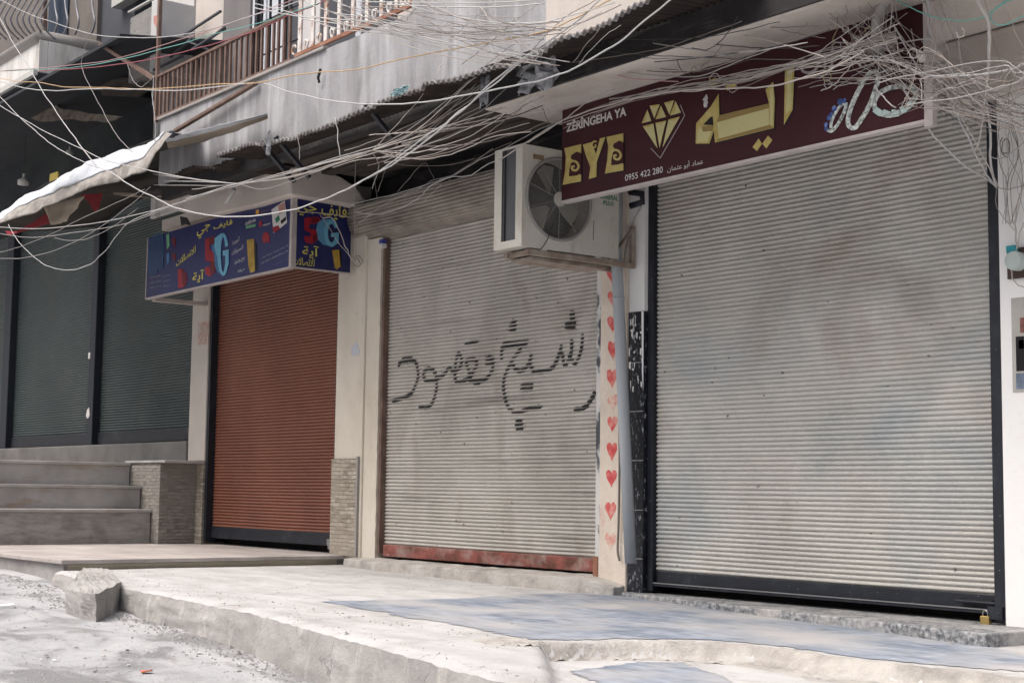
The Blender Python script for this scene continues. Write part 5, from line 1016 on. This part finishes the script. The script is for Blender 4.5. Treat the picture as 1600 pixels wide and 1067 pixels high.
# ================================================================== CABLES
CN = [0]
def cable(pts, Y, r, col, label, group=None, k=7, name='cable', cat='cable'):
    """pts are points of the picture put on the wire's own plane Y (a pair runs from one depth to another)"""
    n = len(pts)
    P = [at_y(x, y, (Y[0] + (Y[1] - Y[0]) * i / max(1, n - 1)) if isinstance(Y, tuple) else Y) for i, (x, y) in enumerate(pts)]
    # slack wires are never perfectly straight
    C = catmull(P, k); CN[0] += 1; s_ = CN[0] * 3.7
    C = [p + Vector((0, .012 * nz(i * .35, s_), .006 * nz(i * .45, s_ + 50))) if 0 < i < len(C) - 1 else p for i, p in enumerate(C)]
    return solo(name, MB().tube(C, r * .64, 6), cable_ms[col], label, cat, group, True)
YC = -2.45
LONG = [
    ([(-10, -5), (45, 22), (75, 33), (140, 53), (200, 59), (260, 58), (330, 45), (398, 24), (440, 12), (490, -6)], 'white', .0065, 'pale cable sagging across the top left above the white balcony'),
    ([(-6, 20), (25, 75), (48, 110), (70, 148), (95, 185), (120, 220), (152, 262)], 'white', .009, 'thick white cable slanting down from the left edge onto the tarpaulin'),
    ([(153, -5), (145, 28), (137, 58), (132, 80), (127, 97), (131, 116), (146, 146), (165, 182), (185, 215), (207, 238)], 'grey', .0055, 'grey wire dropping past the right side of the white balcony to the tarpaulin'),
    ([(-8, 121), (30, 128), (60, 129), (100, 136), (150, 137), (200, 139), (260, 138), (340, 132), (400, 130), (470, 116), (560, 108), (640, 90), (750, 70), (850, 50), (900, 28), (965, -6)], 'orange', .007, 'orange cable running right along the whole grey balcony'),
    ([(-8, 126), (40, 138), (80, 142), (140, 139), (200, 140), (290, 141), (400, 130), (450, 143), (520, 158), (590, 163), (660, 160), (720, 150), (800, 135), (863, 121), (909, 101), (977, 58), (1054, -5)], 'white', .0085, 'long white cable sagging in front of the grey parapet'),
    ([(-8, 112), (150, 98), (250, 72), (330, 47), (398, 23), (466, -4)], 'pink', .006, 'upper pinkish cable rising past the brown railing'),
    ([(-8, 112), (130, 104), (250, 78), (330, 55), (400, 38), (480, 12), (526, -5)], 'teal', .006, 'teal cable rising between pink and red cables past the brown railing'),
    ([(60, 112), (160, 104), (250, 90), (330, 70), (400, 48), (450, 25), (500, 5), (522, -6)], 'red', .0065, 'dark red cable rising along the top of the brown railing'),
    ([(-8, 143), (25, 178), (50, 200), (80, 225), (110, 243), (142, 259)], 'white', .0075, 'upper of two white cables crossing the dark alley to the tarpaulin'),
    ([(-8, 161), (30, 183), (75, 208), (130, 234), (170, 252), (250, 270), (304, 280), (366, 287)], 'white', .007, 'lower of two white cables crossing the dark alley toward the awning'),
    ([(-8, 355), (63, 357), (152, 348), (253, 326), (316, 303), (395, 280)], 'white', .0065, 'upper sagging white cable in front of the dark green shutters'),
    ([(-8, 364), (51, 371), (127, 362), (202, 348), (266, 323), (354, 294)], 'grey', .006, 'second sagging cable in front of the dark green shutters'),
    ([(-8, 404), (38, 403), (89, 390), (139, 366), (202, 322), (235, 292)], 'grey', .0055, 'grey cable rising steeply across the left dark green shutter'),
    ([(13, 351), (30, 379), (56, 404), (81, 418), (111, 422), (142, 412), (167, 389), (197, 351), (243, 330), (266, 322)], 'white', .0065, 'deep hanging loop of white cable over the dark green shutters'),
    ([(142, 258), (175, 270), (202, 289), (240, 308), (278, 326), (342, 338), (400, 337), (463, 326), (514, 308), (557, 288), (590, 270), (628, 248), (678, 210), (729, 167), (800, 104), (880, 50), (945, -6)], 'white', .0095, 'thick white cable swooping past the blue sign and up to the awning'),
    ([(-8, 396), (30, 386), (80, 366), (120, 345), (180, 318), (226, 296)], 'grey', .005, 'thin grey wire from the left edge up to the torn boards'),
    ([(85, 372), (110, 376), (140, 372), (180, 352), (215, 325)], 'grey', .005, 'short slack wire below the tarpaulin over the dark post'),
    ([(238, 165), (240, 120), (238, 150), (243, 190), (243, 225)], 'white', .006, 'white wire hanging straight down at the left end of the brown railing'),
    ([(199, 100), (205, 120), (213, 132), (222, 136), (235, 124), (242, 118)], 'grey', .005, 'small slack grey loop beneath the slanting steel angle'),
    ([(555, 250), (555, 300), (554, 345), (556, 400)], 'grey', .006, 'grey wire hanging down beside the right face of the blue sign'),
    ([(524, 184), (527, 205), (532, 246)], 'white', .006, 'short white wire hanging from the awning edge'),
    ([(464, 207), (467, 225), (468, 250)], 'grey', .005, 'short grey wire dangling from the left part of the awning'),
    ([(540, 297), (603, 261), (654, 221), (692, 196), (717, 175), (775, 130), (815, 96), (868, 62)], 'white', .0085, 'thick white cable rising across the dark ceiling to the awning edge'),
    ([(555, 332), (590, 335), (621, 327), (654, 310), (671, 292), (704, 277), (732, 275), (755, 261), (788, 245)], 'white', .007, 'white cable drooping across the roll box to the air conditioner'),
    ([(535, 322), (616, 304), (679, 284), (707, 274), (742, 254), (793, 229), (843, 203), (880, 187)], 'grey', .0075, 'grey cable bundle line from the pillar top to the sign corner'),
    ([(621, 300), (640, 278), (656, 259), (666, 256), (674, 272), (680, 283)], 'brown', .005, 'small brown wire loop standing up over the roll box'),
    ([(590, 300), (600, 272), (608, 255), (640, 259), (700, 258), (742, 248)], 'brown', .005, 'thin brown wire crossing the sooty wall above the roll box'),
    ([(818, 91), (863, 99), (906, 101), (952, 114), (992, 123), (1060, 128)], 'pink', .0065, 'pinkish cable leaving the crumpled plastic across the soffit'),
    ([(818, 92), (863, 101), (939, 109), (1028, 118), (1091, 119), (1154, 96), (1210, 74)], 'grey', .0065, 'grey cable crossing the soffit just above the sign top'),
    ([(1018, -6), (1028, 8), (1078, 28), (1142, 51), (1210, 66), (1290, 90)], 'beige', .007, 'beige cable descending across the soffit from the awning'),
    ([(1044, 0), (1116, 23), (1154, 35), (1210, 43), (1300, 40)], 'brown', .006, 'brown cable along the upper edge of the soffit'),
    ([(1010, 43), (1053, 54), (1104, 68), (1200, 76), (1280, 72)], 'dark', .006, 'dark cable crossing the middle of the soffit'),
    ([(825, 223), (881, 187), (919, 159), (960, 140)], 'beige', .007, 'beige cable passing over the left upper corner of the maroon sign'),
    ([(780, 250), (830, 218), (881, 188), (952, 164), (1028, 147), (1091, 140), (1154, 138), (1210, 134), (1290, 112), (1350, 80)], 'beige', .0085, 'thick beige cable following the top of the maroon sign'),
    ([(1256, -6), (1301, 33), (1342, 63), (1377, 86), (1407, 101), (1453, 119), (1504, 119), (1554, 114), (1612, 98)], 'white', .0095, 'thick white cable sweeping through the tangle to the right edge'),
    ([(1330, 90), (1347, 96), (1392, 106), (1440, 121), (1478, 132), (1516, 145), (1567, 153), (1612, 178)], 'white', .008, 'white cable descending through the tangle onto the white wall'),
    ([(1393, -4), (1428, 15), (1453, 25), (1486, 32), (1529, 30), (1554, 15), (1578, -4)], 'teal', .006, 'teal cable bowing across the top right corner'),
    ([(1612, 18), (1579, 37), (1559, 39), (1548, 30), (1554, 15), (1590, -4)], 'teal', .006, 'teal cable loop at the extreme top right corner'),
    ([(1522, -6), (1544, 33), (1545, 63), (1544, 114), (1540, 152), (1547, 202), (1547, 250), (1556, 292)], 'white', .013, 'thick beige cable hanging vertically in front of the right black rail'),
    ([(1524, 0), (1546, 35), (1545, 110), (1539, 155), (1531, 215), (1522, 236), (1500, 240)], 'beige', .006, 'beige cable hanging beside the vertical one and curling at its end'),
    ([(1412, 140), (1440, 182), (1466, 220), (1504, 256), (1530, 272), (1557, 292)], 'white', .0105, 'pale cable falling diagonally from the sign corner to the black rail'),
    ([(1460, 120), (1483, 152), (1504, 197), (1524, 240), (1540, 270), (1557, 293)], 'white', .009, 'second diagonal cable to the knot on the right black rail'),
    ([(1478, 140), (1500, 180), (1520, 215), (1545, 262), (1560, 292)], 'beige', .007, 'third thin diagonal cable to the knot on the right black rail'),
    ([(1240, 122), (1300, 122), (1350, 123), (1410, 123), (1460, 124)], 'beige', .004, 'straight thin wire level across the upper maroon sign'),
    ([(1384, 0), (1379, 40), (1374, 80), (1372, 112)], 'grey', .006, 'upright grey cable hanging over the jewellery picture of the sign'),
    ([(1300, -4), (1306, 20), (1308, 45), (1302, 60), (1300, 75)], 'yellow', .006, 'yellowish cable hanging at the top middle of the tangle'),
    ([(1557, 292), (1575, 296), (1600, 290), (1612, 286)], 'grey', .005, 'grey wire from the rail knot out over the white wall'),
    ([(1547, 245), (1565, 247), (1590, 232), (1612, 205)], 'white', .006, 'white wire bowing from the black rail across the white wall'),
    ([(1600, 285), (1590, 320), (1586, 350), (1590, 388)], 'beige', .008, 'beige cable running down the white wall into the meter'),
    ([(1612, 330), (1595, 360), (1586, 400), (1580, 425), (1590, 445), (1612, 450)], 'beige', .006, 'looped beige cable around the electric meter'),
    ([(1557, 293), (1558, 325), (1585, 360)], 'grey', .004, 'thin wire from the rail knot down toward the meter'),
    ([(505, 340), (520, 342), (530, 360), (540, 385), (548, 402), (555, 412)], 'beige', .007, 'beige cable hanging over the right face of the blue sign to the pillar'),
    ([(500, 335), (512, 352), (528, 378), (545, 398)], 'grey', .005, 'thin grey cable crossing the red numeral side of the blue sign'),
    ([(452, 330), (500, 333), (540, 338), (555, 344)], 'brown', .008, 'brown cable bundle hugging the top of the blue sign side'),
    ([(829, 400), (828, 412), (827, 428)], 'grey', .004, 'short wire hanging below the air conditioner'),
    ([(864, 350), (855, 375), (845, 390)], 'dark', .004, 'thin dark wire lying over the fan guard'),
]
def depth_for(pts, lab):
    if 'blue sign' in lab and 'white cable swooping' not in lab: return -1.0
    x = sum(p[0] for p in pts) / len(pts); y = sum(p[1] for p in pts) / len(pts)
    if 'meter' in lab or 'white wall' in lab: return -.12
    if 'hanging vertically' in lab: return (-1.62, -.15)
    if 'hanging beside the vertical' in lab: return (-1.6, -.6)
    if 'knot' in lab and 'fanning' not in lab or 'black rail' in lab: return -.25
    if 'air conditioner' in lab and 'below' in lab: return -.9
    if 'fan guard' in lab: return -1.05
    if x > 1200: return -1.18
    if 'soffit' in lab or 'maroon sign' in lab: return -1.35
    if 'roll box' in lab or 'pillar top' in lab or 'sooty wall' in lab: return -.9
    if 'tarpaulin' in lab or 'dark green' in lab or 'torn boards' in lab: return -2.35
    return YC
for (pts, col, r, lab) in LONG:
    Y = depth_for(pts, lab)
    if 'fan guard' in lab:
        P = [at_x(x, y, XA + .03) for x, y in pts]; solo('cable', MB().tube(catmull(P, 6), r, 6), cable_ms[col], lab, 'cable', None, True); continue
    if 'diagonally' in lab or 'diagonal cable' in lab: Y = (-1.1, -.1)
    cable(pts, Y, r, col, lab)
# cables over the grey parapet
PAR = [[(463, -4), (514, 18), (577, 28), (615, 40), (653, 54), (716, 72), (800, 89), (860, 100)], [(396, 6), (451, 19), (519, 43), (590, 52), (653, 56), (767, 53), (850, 44)], [(520, 0), (577, 25), (640, 38), (729, 42), (800, 40), (870, 34)], [(615, -4), (653, 13), (704, 25), (754, 33), (800, 37), (880, 33)],
       [(560, 3), (628, 4), (720, 5), (800, 3), (880, -4)], [(600, 8), (648, 10), (720, 12), (800, 10), (850, 6)], [(678, -4), (716, 25), (754, 42), (800, 53), (850, 62)], [(560, 12), (597, 38), (640, 53), (704, 68), (754, 81), (800, 84), (840, 88)],
       [(395, 12), (460, 25), (520, 30), (590, 35), (660, 42)], [(800, 37), (850, 35), (900, 22), (960, 5)], [(790, 60), (850, 52), (910, 35), (970, 8)], [(470, 30), (530, 38), (600, 48), (680, 66), (760, 80), (822, 92)]]
for i, pts in enumerate(PAR): cable(pts, YC - .04 * (i % 5), .0055 + .0008 * (i % 3), ('white', 'white', 'grey', 'white')[i % 4], 'pale cable slung among others across the top of the grey parapet', 'cables crossing the grey parapet')
DG = [[(805, 30), (767, 66), (721, 101)], [(850, 0), (800, 38), (760, 70)], [(670, -4), (640, 25), (632, 40)], [(705, 60), (765, 10), (775, -4)], [(830, 80), (880, 30), (935, -2)], [(812, 118), (860, 70), (905, 38), (940, 20)], [(895, 98), (925, 60), (945, 38), (960, 30)], [(905, 100), (940, 62), (970, 40)]]
for i, pts in enumerate(DG): cable(pts, YC + .1, .004, ('brown', 'grey')[i % 2], 'thin dull wire slanting steeply near the awning edge', 'slanting wires at the awning edge')
# fan from the knot under the awning
KN = (582, 235)
FAN = [[KN, (625, 190), (676, 128), (690, 100)], [KN, (640, 202), (704, 152), (779, 86), (810, 66)], [KN, (650, 205), (731, 130), (765, 108), (800, 84)], [KN, (650, 208), (720, 160), (764, 129), (800, 104)], [KN, (660, 212), (700, 196), (750, 182), (790, 168)],
       [KN, (628, 236), (691, 218), (754, 192), (800, 172), (850, 150)], [KN, (640, 240), (690, 228), (740, 210), (790, 178), (830, 150)], [KN, (640, 247), (690, 241), (740, 222), (780, 195), (815, 170)], [KN, (620, 246), (670, 248), (720, 236), (770, 214), (830, 206)],
       [KN, (588, 250), (592, 262), (582, 295)], [KN, (640, 218), (665, 205), (690, 185)]]
for i, pts in enumerate(FAN): cable(pts, (-2.1, -1.7), .0048 + .0006 * (i % 3), ('beige', 'grey', 'beige', 'brown')[i % 4], 'dull cable fanning out right from the knot under the corrugated awning', 'cables fanning from the knot')
BUN = [[(240, 272), (307, 281), (366, 287), (386, 286), (442, 270), (521, 252), KN], [(240, 289), (341, 290), (375, 287), (420, 279), (480, 264), (540, 246), KN], [(255, 283), (320, 284), (380, 287), (430, 276), (500, 256), (550, 243), KN], [(366, 288), (420, 282), (470, 272), (530, 253), KN], [(300, 296), (366, 288), (430, 281), (490, 268), (560, 246), (640, 226)], [(375, 288), (410, 296), (450, 285), (500, 266), (560, 243)], [(290, 310), (340, 298), (380, 288), (440, 274), (520, 248), (600, 225)], [(520, 262), (560, 250), (600, 246), (650, 238), (700, 232)]]
for i, pts in enumerate(BUN): cable(pts, -2.15 + .03 * i, .0055, ('beige', 'grey', 'white', 'beige')[i % 4], 'cable bundled with others below the awning over the blue sign canopy', 'bundled cables over the blue sign')
MID = [[(555, 345), (556, 330), (590, 318), (640, 302), (690, 282)], [(560, 350), (600, 320), (650, 296), (680, 284)], [(575, 335), (640, 306), (700, 278), (760, 240), (800, 222)], [(650, 300), (672, 284), (720, 268), (770, 232)], [(660, 318), (668, 308), (690, 288)], [(700, 280), (725, 288), (760, 286), (780, 284)]]
for i, pts in enumerate(MID): cable(pts, -.62 - .05 * i, .0045, ('grey', 'beige', 'brown')[i % 3], 'thin wire crossing the slatted roll box above the graffiti shutter', 'wires over the roll box')
rs = random.Random(5)
# thin dull strands that thicken the mess
for i in range(22):
    x0, y0 = rs.uniform(470, 760), rs.uniform(-6, 34); x1, y1 = rs.uniform(790, 900), rs.uniform(20, 108); sg = rs.uniform(4, 22)
    cable([(x0 + (x1 - x0) * t + rs.uniform(-5, 5), y0 + (y1 - y0) * t + sg * math.sin(math.pi * t) + rs.uniform(-2, 2)) for t in (0, .25, .5, .75, 1)], YC - rs.uniform(0, .2), rs.uniform(.0042, .0065), rs.choice(('grey', 'brown', 'beige', 'grey')), 'thin dull cable among those crossing the right half of the grey parapet', 'dull cables over the parapet')
for i in range(16):
    x0, y0 = rs.uniform(540, 640), rs.uniform(205, 262); x1, y1 = rs.uniform(720, 870), rs.uniform(120, 225); sg = rs.uniform(2, 20)
    cable([(x0 + (x1 - x0) * t + rs.uniform(-5, 5), y0 + (y1 - y0) * t + sg * math.sin(math.pi * t) + rs.uniform(-2, 2)) for t in (0, .25, .5, .75, 1)], (-2.0, -1.55), rs.uniform(.0042, .006), rs.choice(('brown', 'dark', 'grey', 'beige', 'brown')), 'thin dusty strand hanging in the shade under the middle of the awning', 'strands under the awning')
for i in range(8):
    x0, y0 = rs.uniform(860, 1100), rs.uniform(60, 130); x1, y1 = rs.uniform(1150, 1330), rs.uniform(20, 95); sg = rs.uniform(2, 18)
    cable([(x0 + (x1 - x0) * t + rs.uniform(-5, 5), y0 + (y1 - y0) * t + sg * math.sin(math.pi * t) + rs.uniform(-2, 2)) for t in (0, .25, .5, .75, 1)], -1.56, rs.uniform(.004, .0055), rs.choice(('brown', 'dark', 'grey')), 'thin wire strung across the front of the beige soffit', 'wires across the soffit')
# bundle along the top of the maroon sign
rs = random.Random(21)
for i in range(16):
    o = rs.uniform(-7, 7); x0 = rs.choice((880, 930, 1000, 1060)); pts = []
    base = [(880, 190), (952, 163), (1028, 145), (1091, 135), (1154, 126), (1210, 114), (1280, 92), (1340, 74), (1400, 60)]
    for (x, y) in base:
        if x >= x0: pts.append((x, y + o + rs.uniform(-6, 6)))
    cable(pts, -1.08 - .012 * i, rs.uniform(.0038, .006), rs.choice(('beige', 'grey', 'brown', 'beige')), 'dusty cable in the bundle draped along the top of the maroon sign', 'cables along the maroon sign')
SOF = [[(800, 150), (850, 142), (880, 128), (930, 112)], [(860, 130), (905, 122), (960, 116), (1010, 108), (1060, 110)], [(1200, 76), (1140, 96), (1100, 106)], [(1130, 70), (1115, 88), (1095, 106)], [(1056, 90), (1065, 110), (1080, 118), (1105, 120)], [(1038, 60), (1045, 80), (1058, 98)], [(1150, 22), (1130, 44), (1124, 56)], [(890, 138), (940, 120), (1000, 112), (1100, 112), (1180, 92)], [(800, 160), (830, 165), (845, 178)], [(848, 168), (852, 180), (858, 196)], [(905, 125), (908, 110), (910, 96)], [(1270, 30), (1240, 55), (1215, 72)], [(1200, 40), (1240, 52), (1290, 60)]]
for i, pts in enumerate(SOF): cable(pts, -1.2 - .03 * (i % 5), .0042, ('brown', 'dark', 'grey')[i % 3], 'thin dark wire straggling over the beige soffit above the sign', 'wires on the soffit')
# the big tangle at the right end of the sign
LT_ = 'thin dusty cable in the dense tangle between sign and white wall'; GT_ = 'cables in the tangle right of the maroon sign'
HUB = [(1352, 62, 24), (1415, 96, 30), (1482, 128, 30), (1550, 168, 22)]
for i in range(74):
    f = rs.random(); j = lambda h, k=1.0: (rs.gauss(h[0], h[2] * k), rs.gauss(h[1], h[2] * .8 * k))
    if f < .40: pts = [j(HUB[0], 1.2), j(HUB[1]), j(HUB[2]), j(HUB[3])] + ([(1612, rs.uniform(165, 215))] if rs.random() < .6 else [])
    elif f < .58: pts = [(rs.uniform(1250, 1400), -8), j(HUB[0], 1.3), j(HUB[2], 1.4), (rs.uniform(1500, 1612), rs.uniform(150, 200))]
    elif f < .78: x_ = rs.uniform(1400, 1560); pts = [(x_, -8), (x_ + rs.uniform(0, 30), rs.uniform(35, 70)), (x_ + rs.uniform(15, 70), rs.uniform(90, 130)), j(HUB[3], 1.3)]
    elif f < .84: pts = [j(HUB[0], 1.5), (rs.uniform(1390, 1450), rs.uniform(118, 140)), (rs.uniform(1470, 1520), rs.uniform(150, 185)), j(HUB[3], 1.4)]
    else: pts = [(1612, rs.uniform(60, 130)), (rs.uniform(1540, 1580), rs.uniform(90, 150)), j(HUB[2], 1.4), (rs.uniform(1400, 1440), rs.uniform(150, 175))]
    pts = [q for a_, b_ in zip(pts, pts[1:]) for q in (a_, ((a_[0] + b_[0]) / 2 + rs.uniform(-7, 7), (a_[1] + b_[1]) / 2 + rs.uniform(-5, 12)))] + [pts[-1]]
    y0_ = rs.uniform(-1.4, -1.1)
    cable(pts, (y0_, rs.uniform(-1.1, -.55) if pts[-1][0] > 1480 else y0_), rs.choice((.0026, .0032, .0036, .0042, .0065)), rs.choice(('beige', 'grey', 'brown', 'beige', 'brown', 'brown', 'white', 'grey')), LT_, GT_, 6)
for i in range(22):
    x0, y0 = rs.uniform(1200, 1340), rs.uniform(95, 140); x1, y1 = rs.uniform(1340, 1420), rs.uniform(20, 110)
    pts = [(x0 + (x1 - x0) * t + rs.uniform(-6, 6), y0 + (y1 - y0) * t + rs.uniform(-6, 8) + 8 * math.sin(math.pi * t)) for t in (0, .3, .6, 1)]
    cable(pts, rs.uniform(-1.4, -1.1), rs.uniform(.0035, .0055), rs.choice(('beige', 'grey', 'brown', 'grey', 'beige')), 'short dusty cable in the knot of wires over the sign lettering', 'cables in the knot over the sign', 6)
for i in range(13):   # loose curls
    x, y = rs.choice(((1310, 60), (1355, 35), (1130, 130), (1480, 50), (1430, 95), (1280, 120), (1105, 110), (1590, 200))); x += rs.uniform(-25, 25); y += rs.uniform(-15, 15); r1 = rs.uniform(4, 11); a0 = rs.uniform(0, 6)
    pts = [(x + r1 * (1 - .04 * k) * math.cos(a0 + k * .9), y + r1 * (1.1 - .04 * k) * math.sin(a0 + k * .9)) for k in range(rs.randint(5, 9))]
    cable(pts, -1.25 if x < 1560 else -.3, rs.uniform(.0035, .005), rs.choice(('beige', 'grey', 'yellow', 'grey', 'brown')), 'loose curled cable end sticking out of the wire tangle', 'curled cable ends', 5)
for i in range(10):   # on the white wall
    x0 = rs.uniform(1558, 1600); pts = [(x0, rs.uniform(170, 200)), (x0 + rs.uniform(-6, 14), 240), (x0 + rs.uniform(-8, 18), 290), (x0 + rs.uniform(-5, 25), 350)]
    cable(pts, -.10, .0035, rs.choice(('grey', 'brown', 'white')), 'thin wire straggling down the upper white wall', 'wires on the white wall')
mb = MB().tube(catmull([at_y(*q, -1.16) for q in [(1385, 0), (1372, 25), (1370, 55), (1376, 80)]], 6), .035, 10); solo('cable_bundle', mb, cable_ms['grey'], 'thick taped upright bundle of cables at the heart of the tangle', 'cable bundle', smooth=True)
mb = MB().bar(at_y(1440, 92, -1.15), at_y(1470, 90, -.9), .05, .05); solo('junction_stub', mb, cable_ms['beige'], 'pale plastic conduit stub poking from the sign edge into the tangle', 'conduit', bevel=.01)
mb = MB().tube([at_y(373, 303, -1.3), at_y(366, 314, -1.3), at_y(354, 316, -1.3)], .012, 8)
p0, p1 = at_y(366, 296, -1.1), at_y(353, 318, -1.1); solo('white_tube', MB().tube([p0, p1], .022, 10), lamp_m, 'short white plastic tube dangling in front of the beige canopy', 'tube', smooth=True)
solo('hanging_rag', MB().prism([at_y(x, y, -1.05) for x, y in [(281, 338), (290, 340), (296, 352), (288, 350), (283, 352)]], (0, .02, 0)), shade_black_m, 'small black rag hanging at the top of the blue sign', 'rag')

# ================================================================== LITTER
for i in range(58):
    if i < 44:
        px, py = rs.uniform(20, 420), rs.uniform(930, 1050)
        if py < 900 + max(0, (px - 190)) * .36 + 45 and px > 100: py += 40
    else: px, py = rs.uniform(0, 130), rs.uniform(925, 985)
    p = at_z(px, py, .55)
    for _ in range(4): p = at_z(px, py, street_z(p.x, p.y))
    if p.y > lipy(p.x) - .1 or p.y > -3.2 and p.x < -14: continue
    n = rs.randint(4, 6); s_ = rs.uniform(.006, .020) * (1.8 if rs.random() < .12 else 1); a0 = rs.uniform(0, 6)
    pts = [p + Vector((s_ * rs.uniform(.6, 1.2) * math.cos(a0 + k * 2 * math.pi / n), s_ * rs.uniform(.6, 1.2) * math.sin(a0 + k * 2 * math.pi / n), .004)) for k in range(n)]
    w = rs.random(); m_ = scrap_ms[0 if w < .45 else 1 if w < .9 else 3]
    lb = {0: 'small white scrap of litter lying on the dusty street', 1: 'small grey plaster crumb lying on the dusty street', 3: 'small dark scrap of litter lying on the dusty street'}[0 if w < .45 else 1 if w < .9 else 3]
    solo('litter_scrap', MB().prism(pts, (rs.uniform(-.01, .01), 0, rs.uniform(.003, .009))), m_, lb, 'litter', {0: 'white litter on the street', 1: 'plaster crumbs on the street', 3: 'dark litter on the street'}[0 if w < .45 else 1 if w < .9 else 3])
def lit(px, py): 
    p = at_z(px, py, .5)
    for _ in range(4): p = at_z(px, py, street_z(p.x, p.y))
    return p
p = lit(229, 1051); solo('litter_scrap', MB().prism([p + Vector(v) for v in [(-.05, -.02, .006), (.02, -.04, .006), (.05, .01, .02), (0, .04, .01)]], (0, 0, .008)), scrap_ms[2], 'bright orange scrap of litter on the street at lower left', 'litter')
p = lit(10, 954); solo('white_slab', MB().prism([p + Vector(v) for v in [(-.12, -.06, .01), (.06, -.08, .01), (.10, .03, .02), (-.08, .08, .02)]], (0, 0, .035)), scrap_ms[0], 'broken pale tile lying on the street at the left edge', 'tile')

# ================================================================== GRIT
def grit(name, n, place, size, m, label):
    mb = MB()
    for i in range(n):
        q = place()
        if q is None: continue
        r_ = size * rs.uniform(.35, 1.0) * (2.2 if rs.random() < .04 else 1); a0 = rs.uniform(0, 6); k = rs.choice((3, 4, 5))
        ring = [q + Vector((r_ * rs.uniform(.6, 1.2) * math.cos(a0 + j * 2 * math.pi / k), r_ * rs.uniform(.6, 1.2) * math.sin(a0 + j * 2 * math.pi / k), -.001)) for j in range(k)]
        mb.add(ring + [q + Vector((0, 0, r_ * rs.uniform(.5, 1.0)))], [(j, (j + 1) % k, k) for j in range(k)])
    o = obj(name, mb, m); o['kind'] = 'stuff'; o['label'] = label; return o
def foot():
    x = rs.uniform(-16, -6.5); d = abs(rs.gauss(0, .16)) + .06
    y = (lipy(x) if x > -12.6 else -3.22) - d - (.25 if -13.6 < x < -12.4 else 0); return Vector((x, y, street_z(x, y)))
def lane():
    px, py = rs.uniform(-20, 620), rs.uniform(900, 1075); p = lit(px, py)
    return p if p.y < (lipy(p.x) if p.x > -12.6 else -3.3) - .12 and p.y > -9 and nz(p.x, p.y, 0, 1.1) > -.1 else None
def walk_spot():
    x = rs.uniform(-14, -5.6); y = rs.choice((lipy(x) + abs(rs.gauss(0, .10)) + .03, rs.uniform(lipy(x), -.3), lerp_tab(STEP, x) - abs(rs.gauss(0, .12)))); return Vector((x, y, walk_z(x, y) + .003)) if y > lipy(x) + .02 else None
grit('kerb_grit', 1500, foot, .016, mat('grit_grey', (.34, .33, .32, 1), (.20, .195, .19, 1), ns=60, rough=.95), 'loose grey grit gathered along the foot of the kerb')
grit('street_grit', 1100, lane, .011, mat('grit_pale', (.50, .49, .48, 1), (.28, .275, .27, 1), ns=50, rough=.95), 'fine pale grit scattered over the dusty street')
grit('pavement_grit', 420, walk_spot, .009, mat('grit_tan', (.42, .39, .36, 1), (.24, .22, .2, 1), ns=50, rough=.95), 'fine crumbs of mortar scattered on the raised pavement')
p = at_y(554, 545, -.033); STK = thing('sticker', 'small colourful torn sticker on the cream pillar between brown and grey shutters', 'sticker', tuple(p))
obj('paper', MB().prism([at_y(x, y, -.0315) for x, y in [(548, 543), (558, 534), (562, 549), (560, 556), (549, 555)]], (0, -.002, 0)), mat('sticker_mix', (.40, .50, .62, 1), (.62, .42, .30, 1), (.70, .70, .72, 1), ns=26), STK)
mb = MB()
cable([(1566, 215), (1562, 228), (1568, 240), (1577, 236), (1574, 218), (1567, 222), (1566, 240), (1573, 246)], -.09, .006, 'brown', 'coiled brown wire hanging on the white wall beside the black rail')
cable([(552, 404), (560, 400), (566, 408), (560, 416), (552, 412), (558, 404), (563, 412)], -.08, .006, 'brown', 'small knot of brown wire tied to the cream pillar beside the blue sign')
